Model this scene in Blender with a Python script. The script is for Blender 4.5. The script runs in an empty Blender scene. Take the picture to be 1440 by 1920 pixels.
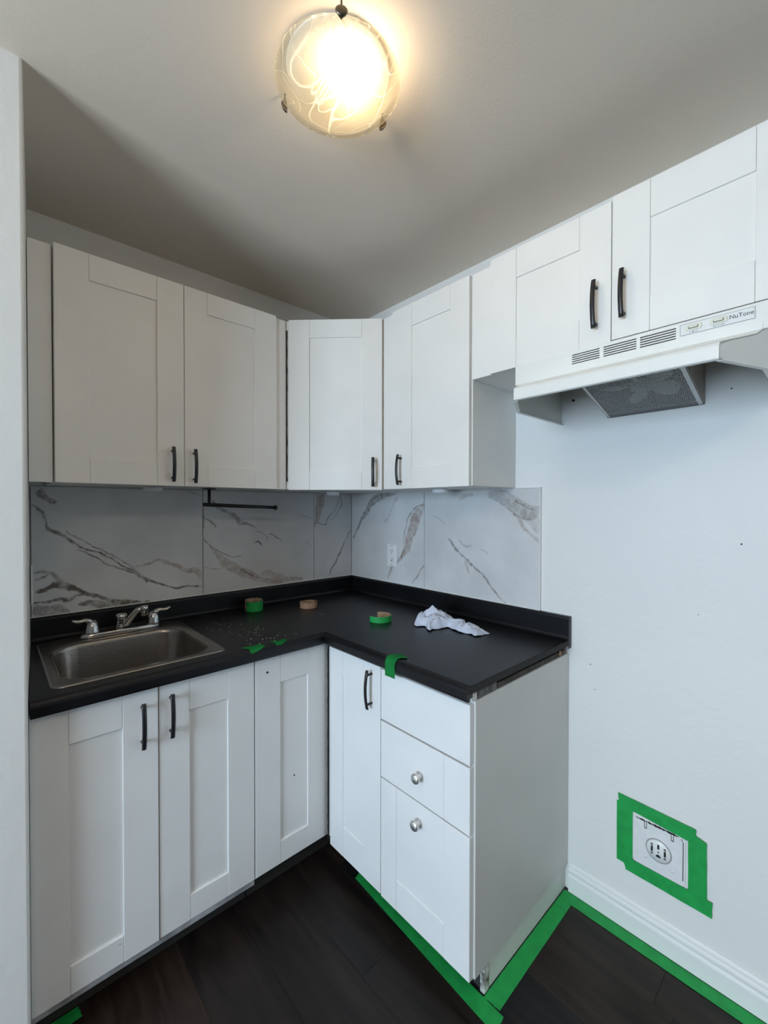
import bpy, bmesh, math, random
from mathutils import Vector, Matrix, noise
from math import pi, sin, cos, radians
C = bpy.context.scene.collection
S = bpy.context.scene

# ------------------------------------------------------------------ camera
cam = bpy.data.cameras.new('camera')
cam_o = bpy.data.objects.new('camera', cam); C.objects.link(cam_o)
FPX = 802.853
cam.sensor_fit = 'VERTICAL'; cam.sensor_height = 24.0; cam.lens = FPX / 1920 * 24.0
cam.clip_start = .02
yaw, pitch, roll = radians(42.5605), radians(-.6967), radians(.0582)
f_ = Vector((sin(yaw)*cos(pitch), cos(yaw)*cos(pitch), sin(pitch)))
r_ = Vector((cos(yaw), -sin(yaw), 0)); u_ = r_.cross(f_)
r2 = r_*cos(roll) + u_*sin(roll); u2 = -r_*sin(roll) + u_*cos(roll)
M = Matrix((r2, u2, -f_)).transposed().to_4x4()
M.translation = (-1.51022, -1.91524, 1.36207)
cam_o.matrix_world = M
S.camera = cam_o

# ------------------------------------------------------------------ world, daylight, exposure
S.view_settings.view_transform = 'Standard'; S.view_settings.look = 'None'
S.view_settings.exposure = 0.04; S.view_settings.gamma = 1.0
S.view_settings.use_curve_mapping = False
wd = bpy.data.worlds.new('sky'); S.world = wd; wd.use_nodes = True
bg = wd.node_tree.nodes['Background']; bg.inputs[0].default_value = (.62, .78, 1, 1); bg.inputs[1].default_value = 1.2

def area(name, loc, rot, sx, sy, power, color):
    l = bpy.data.lights.new(name, 'AREA'); l.shape = 'RECTANGLE'; l.size = sx; l.size_y = sy
    l.energy = power; l.color = color
    o = bpy.data.objects.new(name, l); C.objects.link(o); o.location = loc; o.rotation_euler = rot
    return o
# skylight falling through the real window opening of the room (outside the frame)
area('daylight', (-4.36, -1.76, 1.40), (0, radians(-76), 0), 1.30, 1.20, 110, (.60, .80, 1.0))
# added warm fill light behind the camera, no lamp known there
area('added_warm_fill', (-1.9, -2.75, 2.37), (0, 0, 0), .30, .30, 9, (1.0, .78, .56))
# sunlit ground outside, seen from below the sill: only its upward light comes in
area('ground_bounce', (-5.10, -1.80, -.05), (0, radians(-140), 0), 1.6, 2.2, 410, (1.0, .84, .62))

# ------------------------------------------------------------------ materials
def mat(name, col, rough=.5, metal=0, bump=0, bscale=60, bdist=.002, var=0, vscale=8, spec=.5, col2=None, detail=3):
    m = bpy.data.materials.new(name); m.use_nodes = True
    nt = m.node_tree; p = nt.nodes['Principled BSDF']
    p.inputs['Base Color'].default_value = (*col, 1); p.inputs['Roughness'].default_value = rough
    p.inputs['Metallic'].default_value = metal; p.inputs['Specular IOR Level'].default_value = spec
    tc = nt.nodes.new('ShaderNodeNewGeometry')
    if var:
        n = nt.nodes.new('ShaderNodeTexNoise'); n.inputs['Scale'].default_value = vscale; n.inputs['Detail'].default_value = 5
        nt.links.new(tc.outputs['Position'], n.inputs['Vector'])
        r = nt.nodes.new('ShaderNodeValToRGB'); r.color_ramp.elements[0].position = .35; r.color_ramp.elements[1].position = .65
        c2 = col2 or tuple(c*(1-var) for c in col)
        r.color_ramp.elements[0].color = (*c2, 1); r.color_ramp.elements[1].color = (*col, 1)
        nt.links.new(n.outputs['Fac'], r.inputs[0]); nt.links.new(r.outputs[0], p.inputs['Base Color'])
    if bump:
        n = nt.nodes.new('ShaderNodeTexNoise'); n.inputs['Scale'].default_value = bscale; n.inputs['Detail'].default_value = detail
        nt.links.new(tc.outputs['Position'], n.inputs['Vector'])
        b = nt.nodes.new('ShaderNodeBump'); b.inputs['Strength'].default_value = bump; b.inputs['Distance'].default_value = bdist
        nt.links.new(n.outputs['Fac'], b.inputs['Height']); nt.links.new(b.outputs[0], p.inputs['Normal'])
    return m

def painted(name, col, rough, specks=0.0, seed=0):
    """brushed white paint: vertical brush relief, faint stains, sparse dark chips"""
    m = mat(name, col, rough); nt = m.node_tree; p = nt.nodes['Principled BSDF']
    g = nt.nodes.new('ShaderNodeNewGeometry'); mp = nt.nodes.new('ShaderNodeMapping')
    mp.inputs['Scale'].default_value = (1, 1, .07); mp.inputs['Location'].default_value = (seed, seed*2, seed*3)
    nt.links.new(g.outputs['Position'], mp.inputs[0])
    n = nt.nodes.new('ShaderNodeTexNoise'); n.inputs['Scale'].default_value = 260; n.inputs['Detail'].default_value = 2
    nt.links.new(mp.outputs[0], n.inputs['Vector'])
    b = nt.nodes.new('ShaderNodeBump'); b.inputs['Strength'].default_value = .25; b.inputs['Distance'].default_value = .0006
    nt.links.new(n.outputs['Fac'], b.inputs['Height']); nt.links.new(b.outputs[0], p.inputs['Normal'])
    n2 = nt.nodes.new('ShaderNodeTexNoise'); n2.inputs['Scale'].default_value = 5; n2.inputs['Detail'].default_value = 6
    nt.links.new(g.outputs['Position'], n2.inputs['Vector'])
    r = nt.nodes.new('ShaderNodeValToRGB'); r.color_ramp.elements[0].position = .3; r.color_ramp.elements[1].position = .6
    r.color_ramp.elements[0].color = (*[c*.955 for c in col], 1); r.color_ramp.elements[1].color = (*col, 1)
    nt.links.new(n2.outputs['Fac'], r.inputs[0])
    last = r.outputs[0]
    if specks:
        v = nt.nodes.new('ShaderNodeTexVoronoi'); v.inputs['Scale'].default_value = 16; v.inputs['Randomness'].default_value = 1
        n3 = nt.nodes.new('ShaderNodeTexNoise'); n3.inputs['Scale'].default_value = 6
        nt.links.new(g.outputs['Position'], n3.inputs['Vector'])
        ad = nt.nodes.new('ShaderNodeMath'); ad.operation = 'MULTIPLY_ADD'; ad.inputs[1].default_value = -.09*specks; ad.inputs[2].default_value = .09*specks
        nt.links.new(g.outputs['Position'], v.inputs['Vector'])
        # chips only where the second noise is high
        th = nt.nodes.new('ShaderNodeMapRange'); th.inputs[1].default_value = .52; th.inputs[2].default_value = .72; th.inputs[3].default_value = 0; th.inputs[4].default_value = .075*specks
        nt.links.new(n3.outputs['Fac'], th.inputs[0])
        lt = nt.nodes.new('ShaderNodeMath'); lt.operation = 'LESS_THAN'
        nt.links.new(v.outputs['Distance'], lt.inputs[0]); nt.links.new(th.outputs[0], lt.inputs[1])
        mx = nt.nodes.new('ShaderNodeMix'); mx.data_type = 'RGBA'
        nt.links.new(lt.outputs[0], mx.inputs[0]); nt.links.new(last, mx.inputs[6]); mx.inputs[7].default_value = (.12, .11, .10, 1)
        last = mx.outputs[2]
    nt.links.new(last, p.inputs['Base Color'])
    return m

WALL = mat('wall_paint', (.80, .792, .765), .55, bump=.35, bscale=38, bdist=.003, var=.03, vscale=2.5)
FAR = mat('darkened_far_wall', (.22, .20, .18), .7)  # unseen far walls, dark colour chosen to cut the bounced light
CEIL = mat('ceiling_paint', (.74, .67, .585), .75, bump=.3, bscale=120, bdist=.001, var=.03, vscale=3)
DOOR = painted('cabinet_paint', (.85, .82, .775), .42)
BASE = painted('base_cabinet_paint', (.80, .80, .79), .42, .8, 3)
TRIM = mat('trim_paint', (.80, .80, .785), .4, bump=.2, bscale=50)
DARK = mat('dark_marks_and_gap_shade', (.012, .011, .010), .9)  # near-black for holes, joints and print, also for shade painted into gaps
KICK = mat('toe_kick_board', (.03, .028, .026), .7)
BLACK = mat('black_metal', (.012, .012, .013), .33, metal=.0, bump=.1, bscale=300)
CHROME = mat('chrome', (.62, .61, .60), .14, metal=1, bump=.05, bscale=80)
STEEL = mat('brushed_steel', (.34, .315, .29), .25, metal=1, bump=.12, bscale=200)
NICKEL = mat('brushed_nickel_knob', (.78, .77, .75), .42, metal=1)
BRONZE = mat('bronze_clip', (.16, .13, .10), .35, metal=1)
CARD = mat('cardboard_core', (.42, .27, .17), .8, var=.25, vscale=120)
GREEN = mat('green_painters_tape', (.008, .36, .070), .62, bump=.35, bscale=220, bdist=.0006, var=.18, vscale=30)
GREEN2 = mat('green_tape_double_layer', (.006, .24, .045), .62, bump=.35, bscale=220, bdist=.0006, var=.15, vscale=30)
HOOD = mat('hood_enamel', (.80, .79, .745), .32, bump=.08, bscale=90, var=.03, vscale=6)
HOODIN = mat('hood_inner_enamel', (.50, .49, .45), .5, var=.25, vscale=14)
CREAM = mat('cream_plastic', (.70, .69, .58), .4)
PLASTIC = mat('white_plastic', (.80, .80, .78), .35)
PUCK = mat('translucent_white_plastic', (.85, .85, .87), .3)
CHIP = mat('paint_flake', (.75, .73, .70), .7)
INK = mat('printed_ink', (.03, .03, .035), .5)
OUTP = mat('plate_paint', (.78, .78, .77), .45, bump=.3, bscale=70, var=.05, vscale=40)
WOOD = mat('grimy_particle_board', (.10, .085, .07), .85, bump=.8, bscale=160, var=.6, vscale=60)
PARTICLE = mat('raw_black_counter_edge', (.028, .026, .026), .8, bump=1, bscale=260, bdist=.003, var=.6, vscale=200)
CAULK = mat('white_caulk', (.74, .73, .70), .5, bump=.6, bscale=60)
GLASSW = mat('window_pane', (.9, .95, 1), .05)

COUNTER = mat('black_laminate', (.0065, .0065, .008), .34, bump=.12, bscale=420, bdist=.0008, var=.35, vscale=5)
p = COUNTER.node_tree.nodes['Principled BSDF']; p.inputs['Specular IOR Level'].default_value = .38

# dark plank floor: every plank a mesh; grain stretched along its length (y)
def plank_mat(name, col):
    m = mat(name, col, .42, spec=.3); nt = m.node_tree; p = nt.nodes['Principled BSDF']
    g = nt.nodes.new('ShaderNodeNewGeometry'); mp = nt.nodes.new('ShaderNodeMapping')
    mp.inputs['Scale'].default_value = (1, .12, 1); nt.links.new(g.outputs['Position'], mp.inputs[0])
    oi = nt.nodes.new('ShaderNodeObjectInfo'); ad = nt.nodes.new('ShaderNodeVectorMath'); ad.operation = 'ADD'
    nt.links.new(mp.outputs[0], ad.inputs[0]); nt.links.new(oi.outputs['Random'], ad.inputs[1])
    n = nt.nodes.new('ShaderNodeTexNoise'); n.inputs['Scale'].default_value = 28; n.inputs['Detail'].default_value = 7; n.inputs['Distortion'].default_value = .8
    nt.links.new(ad.outputs[0], n.inputs['Vector'])
    r = nt.nodes.new('ShaderNodeValToRGB'); r.color_ramp.elements[0].position = .32; r.color_ramp.elements[1].position = .72
    r.color_ramp.elements[0].color = (*[c*.45 for c in col], 1); r.color_ramp.elements[1].color = (*[c*1.5 for c in col], 1)
    nt.links.new(n.outputs['Fac'], r.inputs[0]); nt.links.new(r.outputs[0], p.inputs['Base Color'])
    b = nt.nodes.new('ShaderNodeBump'); b.inputs['Strength'].default_value = .25; b.inputs['Distance'].default_value = .001
    nt.links.new(n.outputs['Fac'], b.inputs['Height']); nt.links.new(b.outputs[0], p.inputs['Normal'])
    return m
PLANKS = [plank_mat('dark_vinyl_plank', (.014, .0095, .008)), plank_mat('brown_vinyl_plank', (.021, .013, .0095)), plank_mat('charcoal_vinyl_plank', (.011, .0095, .010))]

# marble porcelain: veins follow measured curves across each tile
def marble(name, veins, axis, seed):
    m = mat(name, (.70, .70, .69), .22); nt = m.node_tree; p = nt.nodes['Principled BSDF']; N = nt.nodes; L = nt.links
    g = N.new('ShaderNodeNewGeometry')
    def mth(op, a, b=None, c=None, clamp=False):
        q = N.new('ShaderNodeMath'); q.operation = op; q.use_clamp = clamp
        for i, v in enumerate((a, b, c)):
            if v is None: continue
            if isinstance(v, (int, float)): q.inputs[i].default_value = v
            else: L.new(v, q.inputs[i])
        return q.outputs[0]
    def warp(scale, amt):
        n = N.new('ShaderNodeTexNoise'); n.inputs['Scale'].default_value = scale; n.inputs['Detail'].default_value = 4
        L.new(g.outputs['Position'], n.inputs['Vector'])
        s = N.new('ShaderNodeVectorMath'); s.operation = 'SUBTRACT'; L.new(n.outputs['Color'], s.inputs[0]); s.inputs[1].default_value = (.5, .5, .5)
        k = N.new('ShaderNodeVectorMath'); k.operation = 'SCALE'; L.new(s.outputs[0], k.inputs[0]); k.inputs['Scale'].default_value = amt
        return k.outputs[0]
    v = N.new('ShaderNodeVectorMath'); v.operation = 'ADD'; L.new(g.outputs['Position'], v.inputs[0]); L.new(warp(13, .030), v.inputs[1])
    v2 = N.new('ShaderNodeVectorMath'); v2.operation = 'ADD'; L.new(v.outputs[0], v2.inputs[0]); L.new(warp(60, .010), v2.inputs[1])
    sep = N.new('ShaderNodeSeparateXYZ'); L.new(v2.outputs[0], sep.inputs[0])
    A = sep.outputs['X' if axis == 'x' else 'Y']; Z = sep.outputs['Z']
    nb = N.new('ShaderNodeTexNoise'); nb.inputs['Scale'].default_value = 45; nb.inputs['Detail'].default_value = 6; nb.inputs['Roughness'].default_value = .65
    L.new(g.outputs['Position'], nb.inputs['Vector'])
    tex = N.new('ShaderNodeMapRange'); L.new(nb.outputs['Fac'], tex.inputs[0]); tex.inputs[1].default_value = .3; tex.inputs[2].default_value = .62; tex.inputs[3].default_value = .18; tex.inputs[4].default_value = 1.2
    acc = {0: None, 1: None}
    for pts, ws, st, kd in veins:
        (a0, b0), (a1, b1) = pts[0], pts[-1]
        Ln = math.hypot(a1-a0, b1-b0); ca, sa = (a1-a0)/Ln, (b1-b0)/Ln
        uv = [(((a-a0)*ca+(b-b0)*sa)/Ln, (-(a-a0)*sa+(b-b0)*ca)/Ln) for a, b in pts]
        # u = ((A-a0)ca + (Z-b0)sa)/Ln
        u = mth('MULTIPLY_ADD', A, ca/Ln, mth('MULTIPLY_ADD', Z, sa/Ln, -(a0*ca+b0*sa)/Ln))
        w = mth('MULTIPLY_ADD', A, -sa/Ln, mth('MULTIPLY_ADD', Z, ca/Ln, (a0*sa-b0*ca)/Ln))
        fc = N.new('ShaderNodeFloatCurve'); cv = fc.mapping.curves[0]
        us = sorted(uv); cv.points[0].location = (0, .5); cv.points[1].location = (1, .5)
        lastu = 0
        for (x, y) in us[1:-1]:
            if x > lastu+.008 and x < .992: cv.points.new(x, min(.99, max(.01, .5+y))); lastu = x
        fc.mapping.update(); L.new(u, fc.inputs['Value'])
        d = mth('ABSOLUTE', mth('SUBTRACT', mth('SUBTRACT', fc.outputs[0], .5), w))
        fw = N.new('ShaderNodeFloatCurve'); cw = fw.mapping.curves[0]; k = len(ws); wm = max(ws)
        cw.points[0].location = (0, 0); cw.points[1].location = (1, 0)
        for i in range(k):
            x = .015 + .97*i/(k-1); cw.points.new(x, ws[i]/wm*.95)
        fw.mapping.update(); L.new(u, fw.inputs['Value'])
        hw = mth('MULTIPLY', fw.outputs[0], wm/Ln)
        q = mth('DIVIDE', d, mth('MAXIMUM', hw, 1e-5))
        body = N.new('ShaderNodeMapRange'); body.interpolation_type = 'SMOOTHSTEP'; L.new(q, body.inputs[0])
        body.inputs[1].default_value = 1.35; body.inputs[2].default_value = .55 if wm > .012 else 0.1; body.inputs[3].default_value = 0; body.inputs[4].default_value = st
        val = mth('MULTIPLY', body.outputs[0], tex.outputs[0])
        if wm > .009:      # broad bands: fine darker rim
            e = mth('ABSOLUTE', mth('SUBTRACT', q, .92))
            rim = N.new('ShaderNodeMapRange'); L.new(e, rim.inputs[0]); rim.inputs[1].default_value = .16; rim.inputs[2].default_value = 0; rim.inputs[3].default_value = 0; rim.inputs[4].default_value = .28
            val = mth('ADD', val, mth('MULTIPLY', rim.outputs[0], mth('MULTIPLY', tex.outputs[0], .8)))
        acc[kd] = val if acc[kd] is None else mth('MAXIMUM', acc[kd], val)
    # soft clouding
    n = N.new('ShaderNodeTexNoise'); n.inputs['Scale'].default_value = 4.5; n.inputs['Detail'].default_value = 4
    L.new(g.outputs['Position'], n.inputs['Vector'])
    r = N.new('ShaderNodeValToRGB'); r.color_ramp.elements[0].position = .35; r.color_ramp.elements[1].position = .7
    r.color_ramp.elements[0].color = (.60, .60, .595, 1); r.color_ramp.elements[1].color = (.72, .72, .715, 1)
    L.new(n.outputs['Fac'], r.inputs[0]); last = r.outputs[0]
    for kd, col in ((1, (.30, .205, .16)), (0, (.115, .09, .072))):
        if acc[kd] is None: continue
        mx = N.new('ShaderNodeMix'); mx.data_type = 'RGBA'; L.new(mth('MINIMUM', mth('MULTIPLY', acc[kd], 1.55), .92), mx.inputs[0])
        L.new(last, mx.inputs[6]); mx.inputs[7].default_value = (*col, 1); last = mx.outputs[2]
    L.new(last, p.inputs['Base Color'])
    return m

# ------------------------------------------------------------------ mesh helpers
def box(bm, x0, x1, y0, y1, z0, z1, bev=0, seg=1):
    t = bmesh.new(); bmesh.ops.create_cube(t, size=1)
    for v in t.verts:
        v.co = Vector(((x0+x1)/2+v.co.x*(x1-x0), (y0+y1)/2+v.co.y*(y1-y0), (z0+z1)/2+v.co.z*(z1-z0)))
    if bev: bmesh.ops.bevel(t, geom=t.edges[:], offset=bev, segments=seg, profile=.5, affect='EDGES')
    merge(bm, t)
def merge(bm, t, mtx=None):
    if mtx is not None: bmesh.ops.transform(t, matrix=mtx, verts=t.verts[:])
    vm = {}
    for v in t.verts: vm[v] = bm.verts.new(v.co)
    for f in t.faces:
        try:
            nf = bm.faces.new([vm[v] for v in f.verts]); nf.smooth = f.smooth
        except ValueError: pass
    t.free()
def prism(bm, poly, z0, z1, bev=0):
    t = bmesh.new(); a = [t.verts.new((x, y, z0)) for x, y in poly]; b = [t.verts.new((x, y, z1)) for x, y in poly]
    t.faces.new(a[::-1]); t.faces.new(b); n = len(a)
    for i in range(n): t.faces.new((a[i], a[(i+1) % n], b[(i+1) % n], b[i]))
    bmesh.ops.recalc_face_normals(t, faces=t.faces[:])
    if bev: bmesh.ops.bevel(t, geom=t.edges[:], offset=bev, segments=2, profile=.5, affect='EDGES')
    merge(bm, t)
def loft(bm, rings, closed=True, caps=True, smooth=True):
    vs = [[bm.verts.new(p) for p in r] for r in rings]
    n = len(vs[0])
    for a, b in zip(vs, vs[1:]):
        for i in range(n if closed else n-1):
            try:
                f = bm.faces.new((a[i], a[(i+1) % n], b[(i+1) % n], b[i])); f.smooth = smooth
            except ValueError: pass
    if caps:
        for r in (vs[0][::-1], vs[-1]):
            try: bm.faces.new(r)
            except ValueError: pass
def lathe(bm, prof, cx, cy, cz=0, n=32, ax='z', smooth=True):
    rings = []
    for r, h in prof:
        ring = []
        for i in range(n):
            a = 2*pi*i/n
            if ax == 'z': ring.append((cx+r*cos(a), cy+r*sin(a), cz+h))
            elif ax == 'x': ring.append((cx+h, cy+r*cos(a), cz+r*sin(a)))
            else: ring.append((cx+r*cos(a), cy+h, cz+r*sin(a)))
        rings.append(ring)
    loft(bm, rings, smooth=smooth)
def tube(bm, pts, rad, n=12, flat=1.0):
    pts = [Vector(p) for p in pts]; rings = []
    rr = rad if isinstance(rad, (list, tuple)) else [rad]*len(pts)
    up = Vector((0, 0, 1))
    for i, p in enumerate(pts):
        t = (pts[min(i+1, len(pts)-1)]-pts[max(i-1, 0)]).normalized()
        u = up if abs(t.dot(up)) < .95 else Vector((0, 1, 0))
        s = t.cross(u).normalized(); w = s.cross(t).normalized()
        rings.append([p + s*rr[i]*cos(2*pi*k/n) + w*rr[i]*flat*sin(2*pi*k/n) for k in range(n)])
    loft(bm, rings)
def obj(name, bm, m, parent=None):
    bmesh.ops.recalc_face_normals(bm, faces=bm.faces[:])
    off = Vector(parent.get('_base', (0, 0, 0))) if parent else Vector((0, 0, 0))
    for v in bm.verts: v.co -= off
    me = bpy.data.meshes.new(name); bm.to_mesh(me); bm.free()
    ms = m if isinstance(m, list) else [m]
    for q in ms: me.materials.append(q)
    o = bpy.data.objects.new(name, me); C.objects.link(o)
    if parent: o.parent = parent; o['_base'] = tuple(off)
    else: o['_base'] = (0, 0, 0)
    return o
def thing(name, label, cat, loc=(0, 0, 0), group=None):
    o = bpy.data.objects.new(name, None); C.objects.link(o); o.location = loc; o.empty_display_size = .05
    o['_base'] = tuple(loc); o['label'] = label; o['category'] = cat
    if group: o['group'] = group
    return o
def stuff(o):
    o['kind'] = 'stuff'; return o
def tag(o, label, cat, group=None):
    o['label'] = label; o['category'] = cat
    if group: o['group'] = group
    # put the origin at the thing's base
    me = o.data; xs = [v.co for v in me.vertices]
    b = Vector(((min(v.x for v in xs)+max(v.x for v in xs))/2, (min(v.y for v in xs)+max(v.y for v in xs))/2, min(v.z for v in xs)))
    me.transform(Matrix.Translation(-b)); o.location = b
    return o
def struct(name, bm, m, parent=None):
    o = obj(name, bm, m, parent)
    if not parent: o['kind'] = 'structure'
    return o
def B(*boxes, bev=0):
    bm = bmesh.new()
    for b in boxes: box(bm, *b, bev=bev)
    return bm
VEINS = {
 'a': [
  ([(-1.406,1.375),(-1.386,1.349),(-1.369,1.314),(-1.366,1.287),(-1.352,1.275),(-1.305,1.242),(-1.268,1.21),(-1.218,1.19),(-1.169,1.16),(-1.136,1.128),(-1.106,1.11),(-1.075,1.087),(-1.03,1.059),(-0.983,1.043),(-0.939,1.022),(-0.889,1.021),(-0.836,1.012)],(0.005,0.008,0.009,0.007,0.005,0.004,0.004,0.005,0.007,0.006,0.006,0.005,0.006,0.005),0.55,0),
  ([(-1.316,1.272),(-1.268,1.242),(-1.233,1.217),(-1.202,1.196),(-1.161,1.169),(-1.123,1.142),(-1.102,1.12),(-1.089,1.099)],(0.003,0.003,0.003,0.004,0.004,0.006),0.5,0),
  ([(-1.283,1.204),(-1.261,1.195),(-1.234,1.177),(-1.202,1.156),(-1.17,1.131),(-1.119,1.107),(-1.075,1.08),(-1.044,1.058)],(0.003,0.004,0.003,0.004,0.004,0.005),0.5,0),
  ([(-1.097,1.124),(-1.053,1.13),(-1.011,1.142),(-0.973,1.128),(-0.934,1.109),(-0.899,1.089),(-0.868,1.089),(-0.836,1.056)],(0.004,0.006,0.007,0.008,0.009,0.012,0.014),0.4,1),
  ([(-1.405,1.062),(-1.371,1.066),(-1.343,1.085),(-1.321,1.084),(-1.299,1.068),(-1.28,1.054),(-1.242,1.033),(-1.203,1.015),(-1.162,1.0),(-1.098,0.985),(-1.04,0.981)],(0.006,0.012,0.014,0.01,0.007,0.007,0.007,0.009,0.005,0.004),0.62,0),
  ([(-1.405,1.023),(-1.371,1.024),(-1.336,1.03),(-1.307,1.026),(-1.281,1.033),(-1.254,1.032),(-1.227,1.014)],(0.005,0.005,0.009,0.005,0.004),0.6,0),
  ([(-1.273,1.005),(-1.243,1.0),(-1.203,0.987),(-1.162,0.985),(-1.12,0.981)],(0.004,0.012,0.015,0.008),0.45,0),
  ([(-1.406,1.001),(-1.371,0.991),(-1.336,0.994),(-1.303,0.984)],(0.014,0.02,0.018,0.005),0.35,0),
  ([(-1.405,1.132),(-1.381,1.131),(-1.353,1.122),(-1.328,1.101),(-1.303,1.075)],(0.005,0.008,0.008,0.006),0.4,0),
  ([(-1.405,1.105),(-1.381,1.111),(-1.353,1.122)],(0.007,0.005,0.003),0.4,0),
  ([(-1.386,1.423),(-1.376,1.402),(-1.358,1.386),(-1.341,1.373)],(0.014,0.012,0.01,0.008),0.42,0),
  ([(-0.887,1.424),(-0.866,1.417),(-0.837,1.409)],(0.003,0.005,0.003),0.4,0),
 ],
 'b': [
  ([(-0.786,1.391),(-0.757,1.352),(-0.722,1.332),(-0.686,1.316),(-0.654,1.287),(-0.621,1.279),(-0.583,1.259)],(0.005,0.007,0.008,0.012,0.012,0.006,0.003),0.5,0),
  ([(-0.583,1.246),(-0.543,1.228),(-0.52,1.206)],(0.002,0.0025,0.002),0.6,0),
  ([(-0.514,1.23),(-0.484,1.215),(-0.441,1.191)],(0.002,0.003,0.002),0.6,0),
  ([(-0.594,1.189),(-0.574,1.195),(-0.554,1.17)],(0.005,0.006,0.003),0.55,0),
  ([(-0.825,1.313),(-0.801,1.296),(-0.777,1.273)],(0.003,0.005,0.008),0.55,0),
  ([(-0.828,1.219),(-0.797,1.19),(-0.758,1.163),(-0.727,1.146),(-0.697,1.133),(-0.66,1.136)],(0.003,0.004,0.003,0.003,0.003),0.5,0),
  ([(-0.807,1.196),(-0.758,1.138),(-0.728,1.106),(-0.692,1.082),(-0.644,1.051),(-0.6,1.031),(-0.566,1.017),(-0.52,1.001),(-0.448,0.995),(-0.327,0.992)],(0.004,0.014,0.024,0.024,0.016,0.012,0.012,0.01,0.008),0.36,1),
  ([(-0.831,1.095),(-0.792,1.087),(-0.743,1.084)],(0.002,0.003,0.003),0.4,1),
  ([(-0.572,1.028),(-0.532,1.045),(-0.484,1.024),(-0.411,0.999)],(0.01,0.016,0.014,0.006),0.26,1),
  ([(-0.66,1.074),(-0.638,1.054),(-0.6,1.031),(-0.572,1.02)],(0.003,0.004,0.004,0.003),0.5,0),
  ([(-0.83,1.352),(-0.826,1.318),(-0.83,1.265)],(0.008,0.005,0.009),0.4,0),
  ([(-0.339,1.322),(-0.306,1.313),(-0.269,1.298)],(0.003,0.003,0.003),0.3,0),
  ([(-0.313,1.19),(-0.293,1.177),(-0.269,1.15)],(0.002,0.002,0.002),0.35,0),
 ],
 'c': [
  ([(-0.217,1.433),(-0.22,1.386),(-0.231,1.339),(-0.241,1.292),(-0.259,1.251)],(0.024,0.026,0.018,0.012,0.004),0.42,1),
  ([(-0.238,1.277),(-0.21,1.265),(-0.181,1.267)],(0.003,0.004,0.003),0.5,0),
  ([(-0.188,1.258),(-0.174,1.297),(-0.152,1.32),(-0.122,1.35),(-0.092,1.393),(-0.084,1.43)],(0.004,0.004,0.0025,0.0025,0.0025),0.5,0),
  ([(-0.159,1.284),(-0.122,1.314),(-0.1,1.338),(-0.077,1.387),(-0.088,1.424)],(0.002,0.0025,0.003,0.004,0.003),0.5,0),
  ([(-0.006,1.231),(-0.046,1.182),(-0.084,1.116),(-0.111,1.075),(-0.141,1.035),(-0.163,0.989)],(0.003,0.005,0.009,0.006,0.006,0.003),0.45,0),
 ],
 'd': [
  ([(-0.378,1.431),(-0.263,1.419),(-0.196,1.394),(-0.138,1.333),(-0.09,1.286),(-0.059,1.238),(-0.028,1.186)],(0.008,0.02,0.022,0.017,0.013,0.008,0.006),0.42,0),
  ([(-0.306,1.429),(-0.218,1.405),(-0.161,1.356),(-0.114,1.31)],(0.003,0.004,0.004,0.003),0.35,0),
  ([(-0.388,1.413),(-0.348,1.364),(-0.316,1.313),(-0.285,1.276)],(0.005,0.006,0.005,0.003),0.25,0),
  ([(-0.562,1.423),(-0.556,1.377),(-0.518,1.33),(-0.49,1.269),(-0.462,1.206),(-0.448,1.157),(-0.414,1.119),(-0.384,1.089),(-0.338,1.048),(-0.306,0.991)],(0.008,0.012,0.03,0.032,0.026,0.022,0.012,0.008,0.008,0.004),0.42,1),
  ([(-0.545,1.371),(-0.495,1.354),(-0.457,1.309),(-0.438,1.26),(-0.426,1.204),(-0.426,1.155),(-0.404,1.112),(-0.369,1.073)],(0.004,0.004,0.003,0.003,0.003,0.003,0.004,0.004),0.5,0),
  ([(-0.563,1.106),(-0.537,1.063),(-0.514,1.027),(-0.486,0.989)],(0.003,0.004,0.006,0.003),0.42,0),
 ],
 'e': [
  ([(-0.698,1.222),(-0.734,1.19),(-0.78,1.157),(-0.817,1.13),(-0.86,1.098),(-0.902,1.065),(-0.929,1.031),(-0.962,1.002),(-0.994,0.984)],(0.004,0.008,0.005,0.006,0.005,0.006,0.005,0.005,0.003),0.42,0),
  ([(-0.795,1.134),(-0.81,1.111),(-0.824,1.085)],(0.005,0.009,0.004),0.35,1),
  ([(-0.914,1.416),(-0.973,1.403),(-1.023,1.375),(-1.083,1.343),(-1.134,1.343)],(0.012,0.028,0.034,0.034,0.024),0.22,0),
  ([(-1.023,1.397),(-1.059,1.375),(-1.111,1.356)],(0.004,0.005,0.006),0.45,0),
  ([(-1.029,1.337),(-1.054,1.31),(-1.072,1.278),(-1.101,1.258),(-1.135,1.228)],(0.005,0.009,0.009,0.006,0.007),0.35,1),
  ([(-1.059,1.353),(-1.112,1.306),(-1.134,1.27)],(0.01,0.02,0.014),0.15,1),
  ([(-0.611,1.318),(-0.645,1.306),(-0.686,1.285)],(0.002,0.003,0.002),0.3,0),
  ([(-0.764,1.22),(-0.802,1.198),(-0.828,1.196)],(0.004,0.006,0.006),0.25,0),
  ([(-0.881,1.188),(-0.898,1.178),(-0.915,1.165)],(0.003,0.003,0.003),0.2,0),
  ([(-0.764,1.395),(-0.801,1.406),(-0.837,1.409)],(0.008,0.01,0.006),0.2,0),
 ],
}

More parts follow.
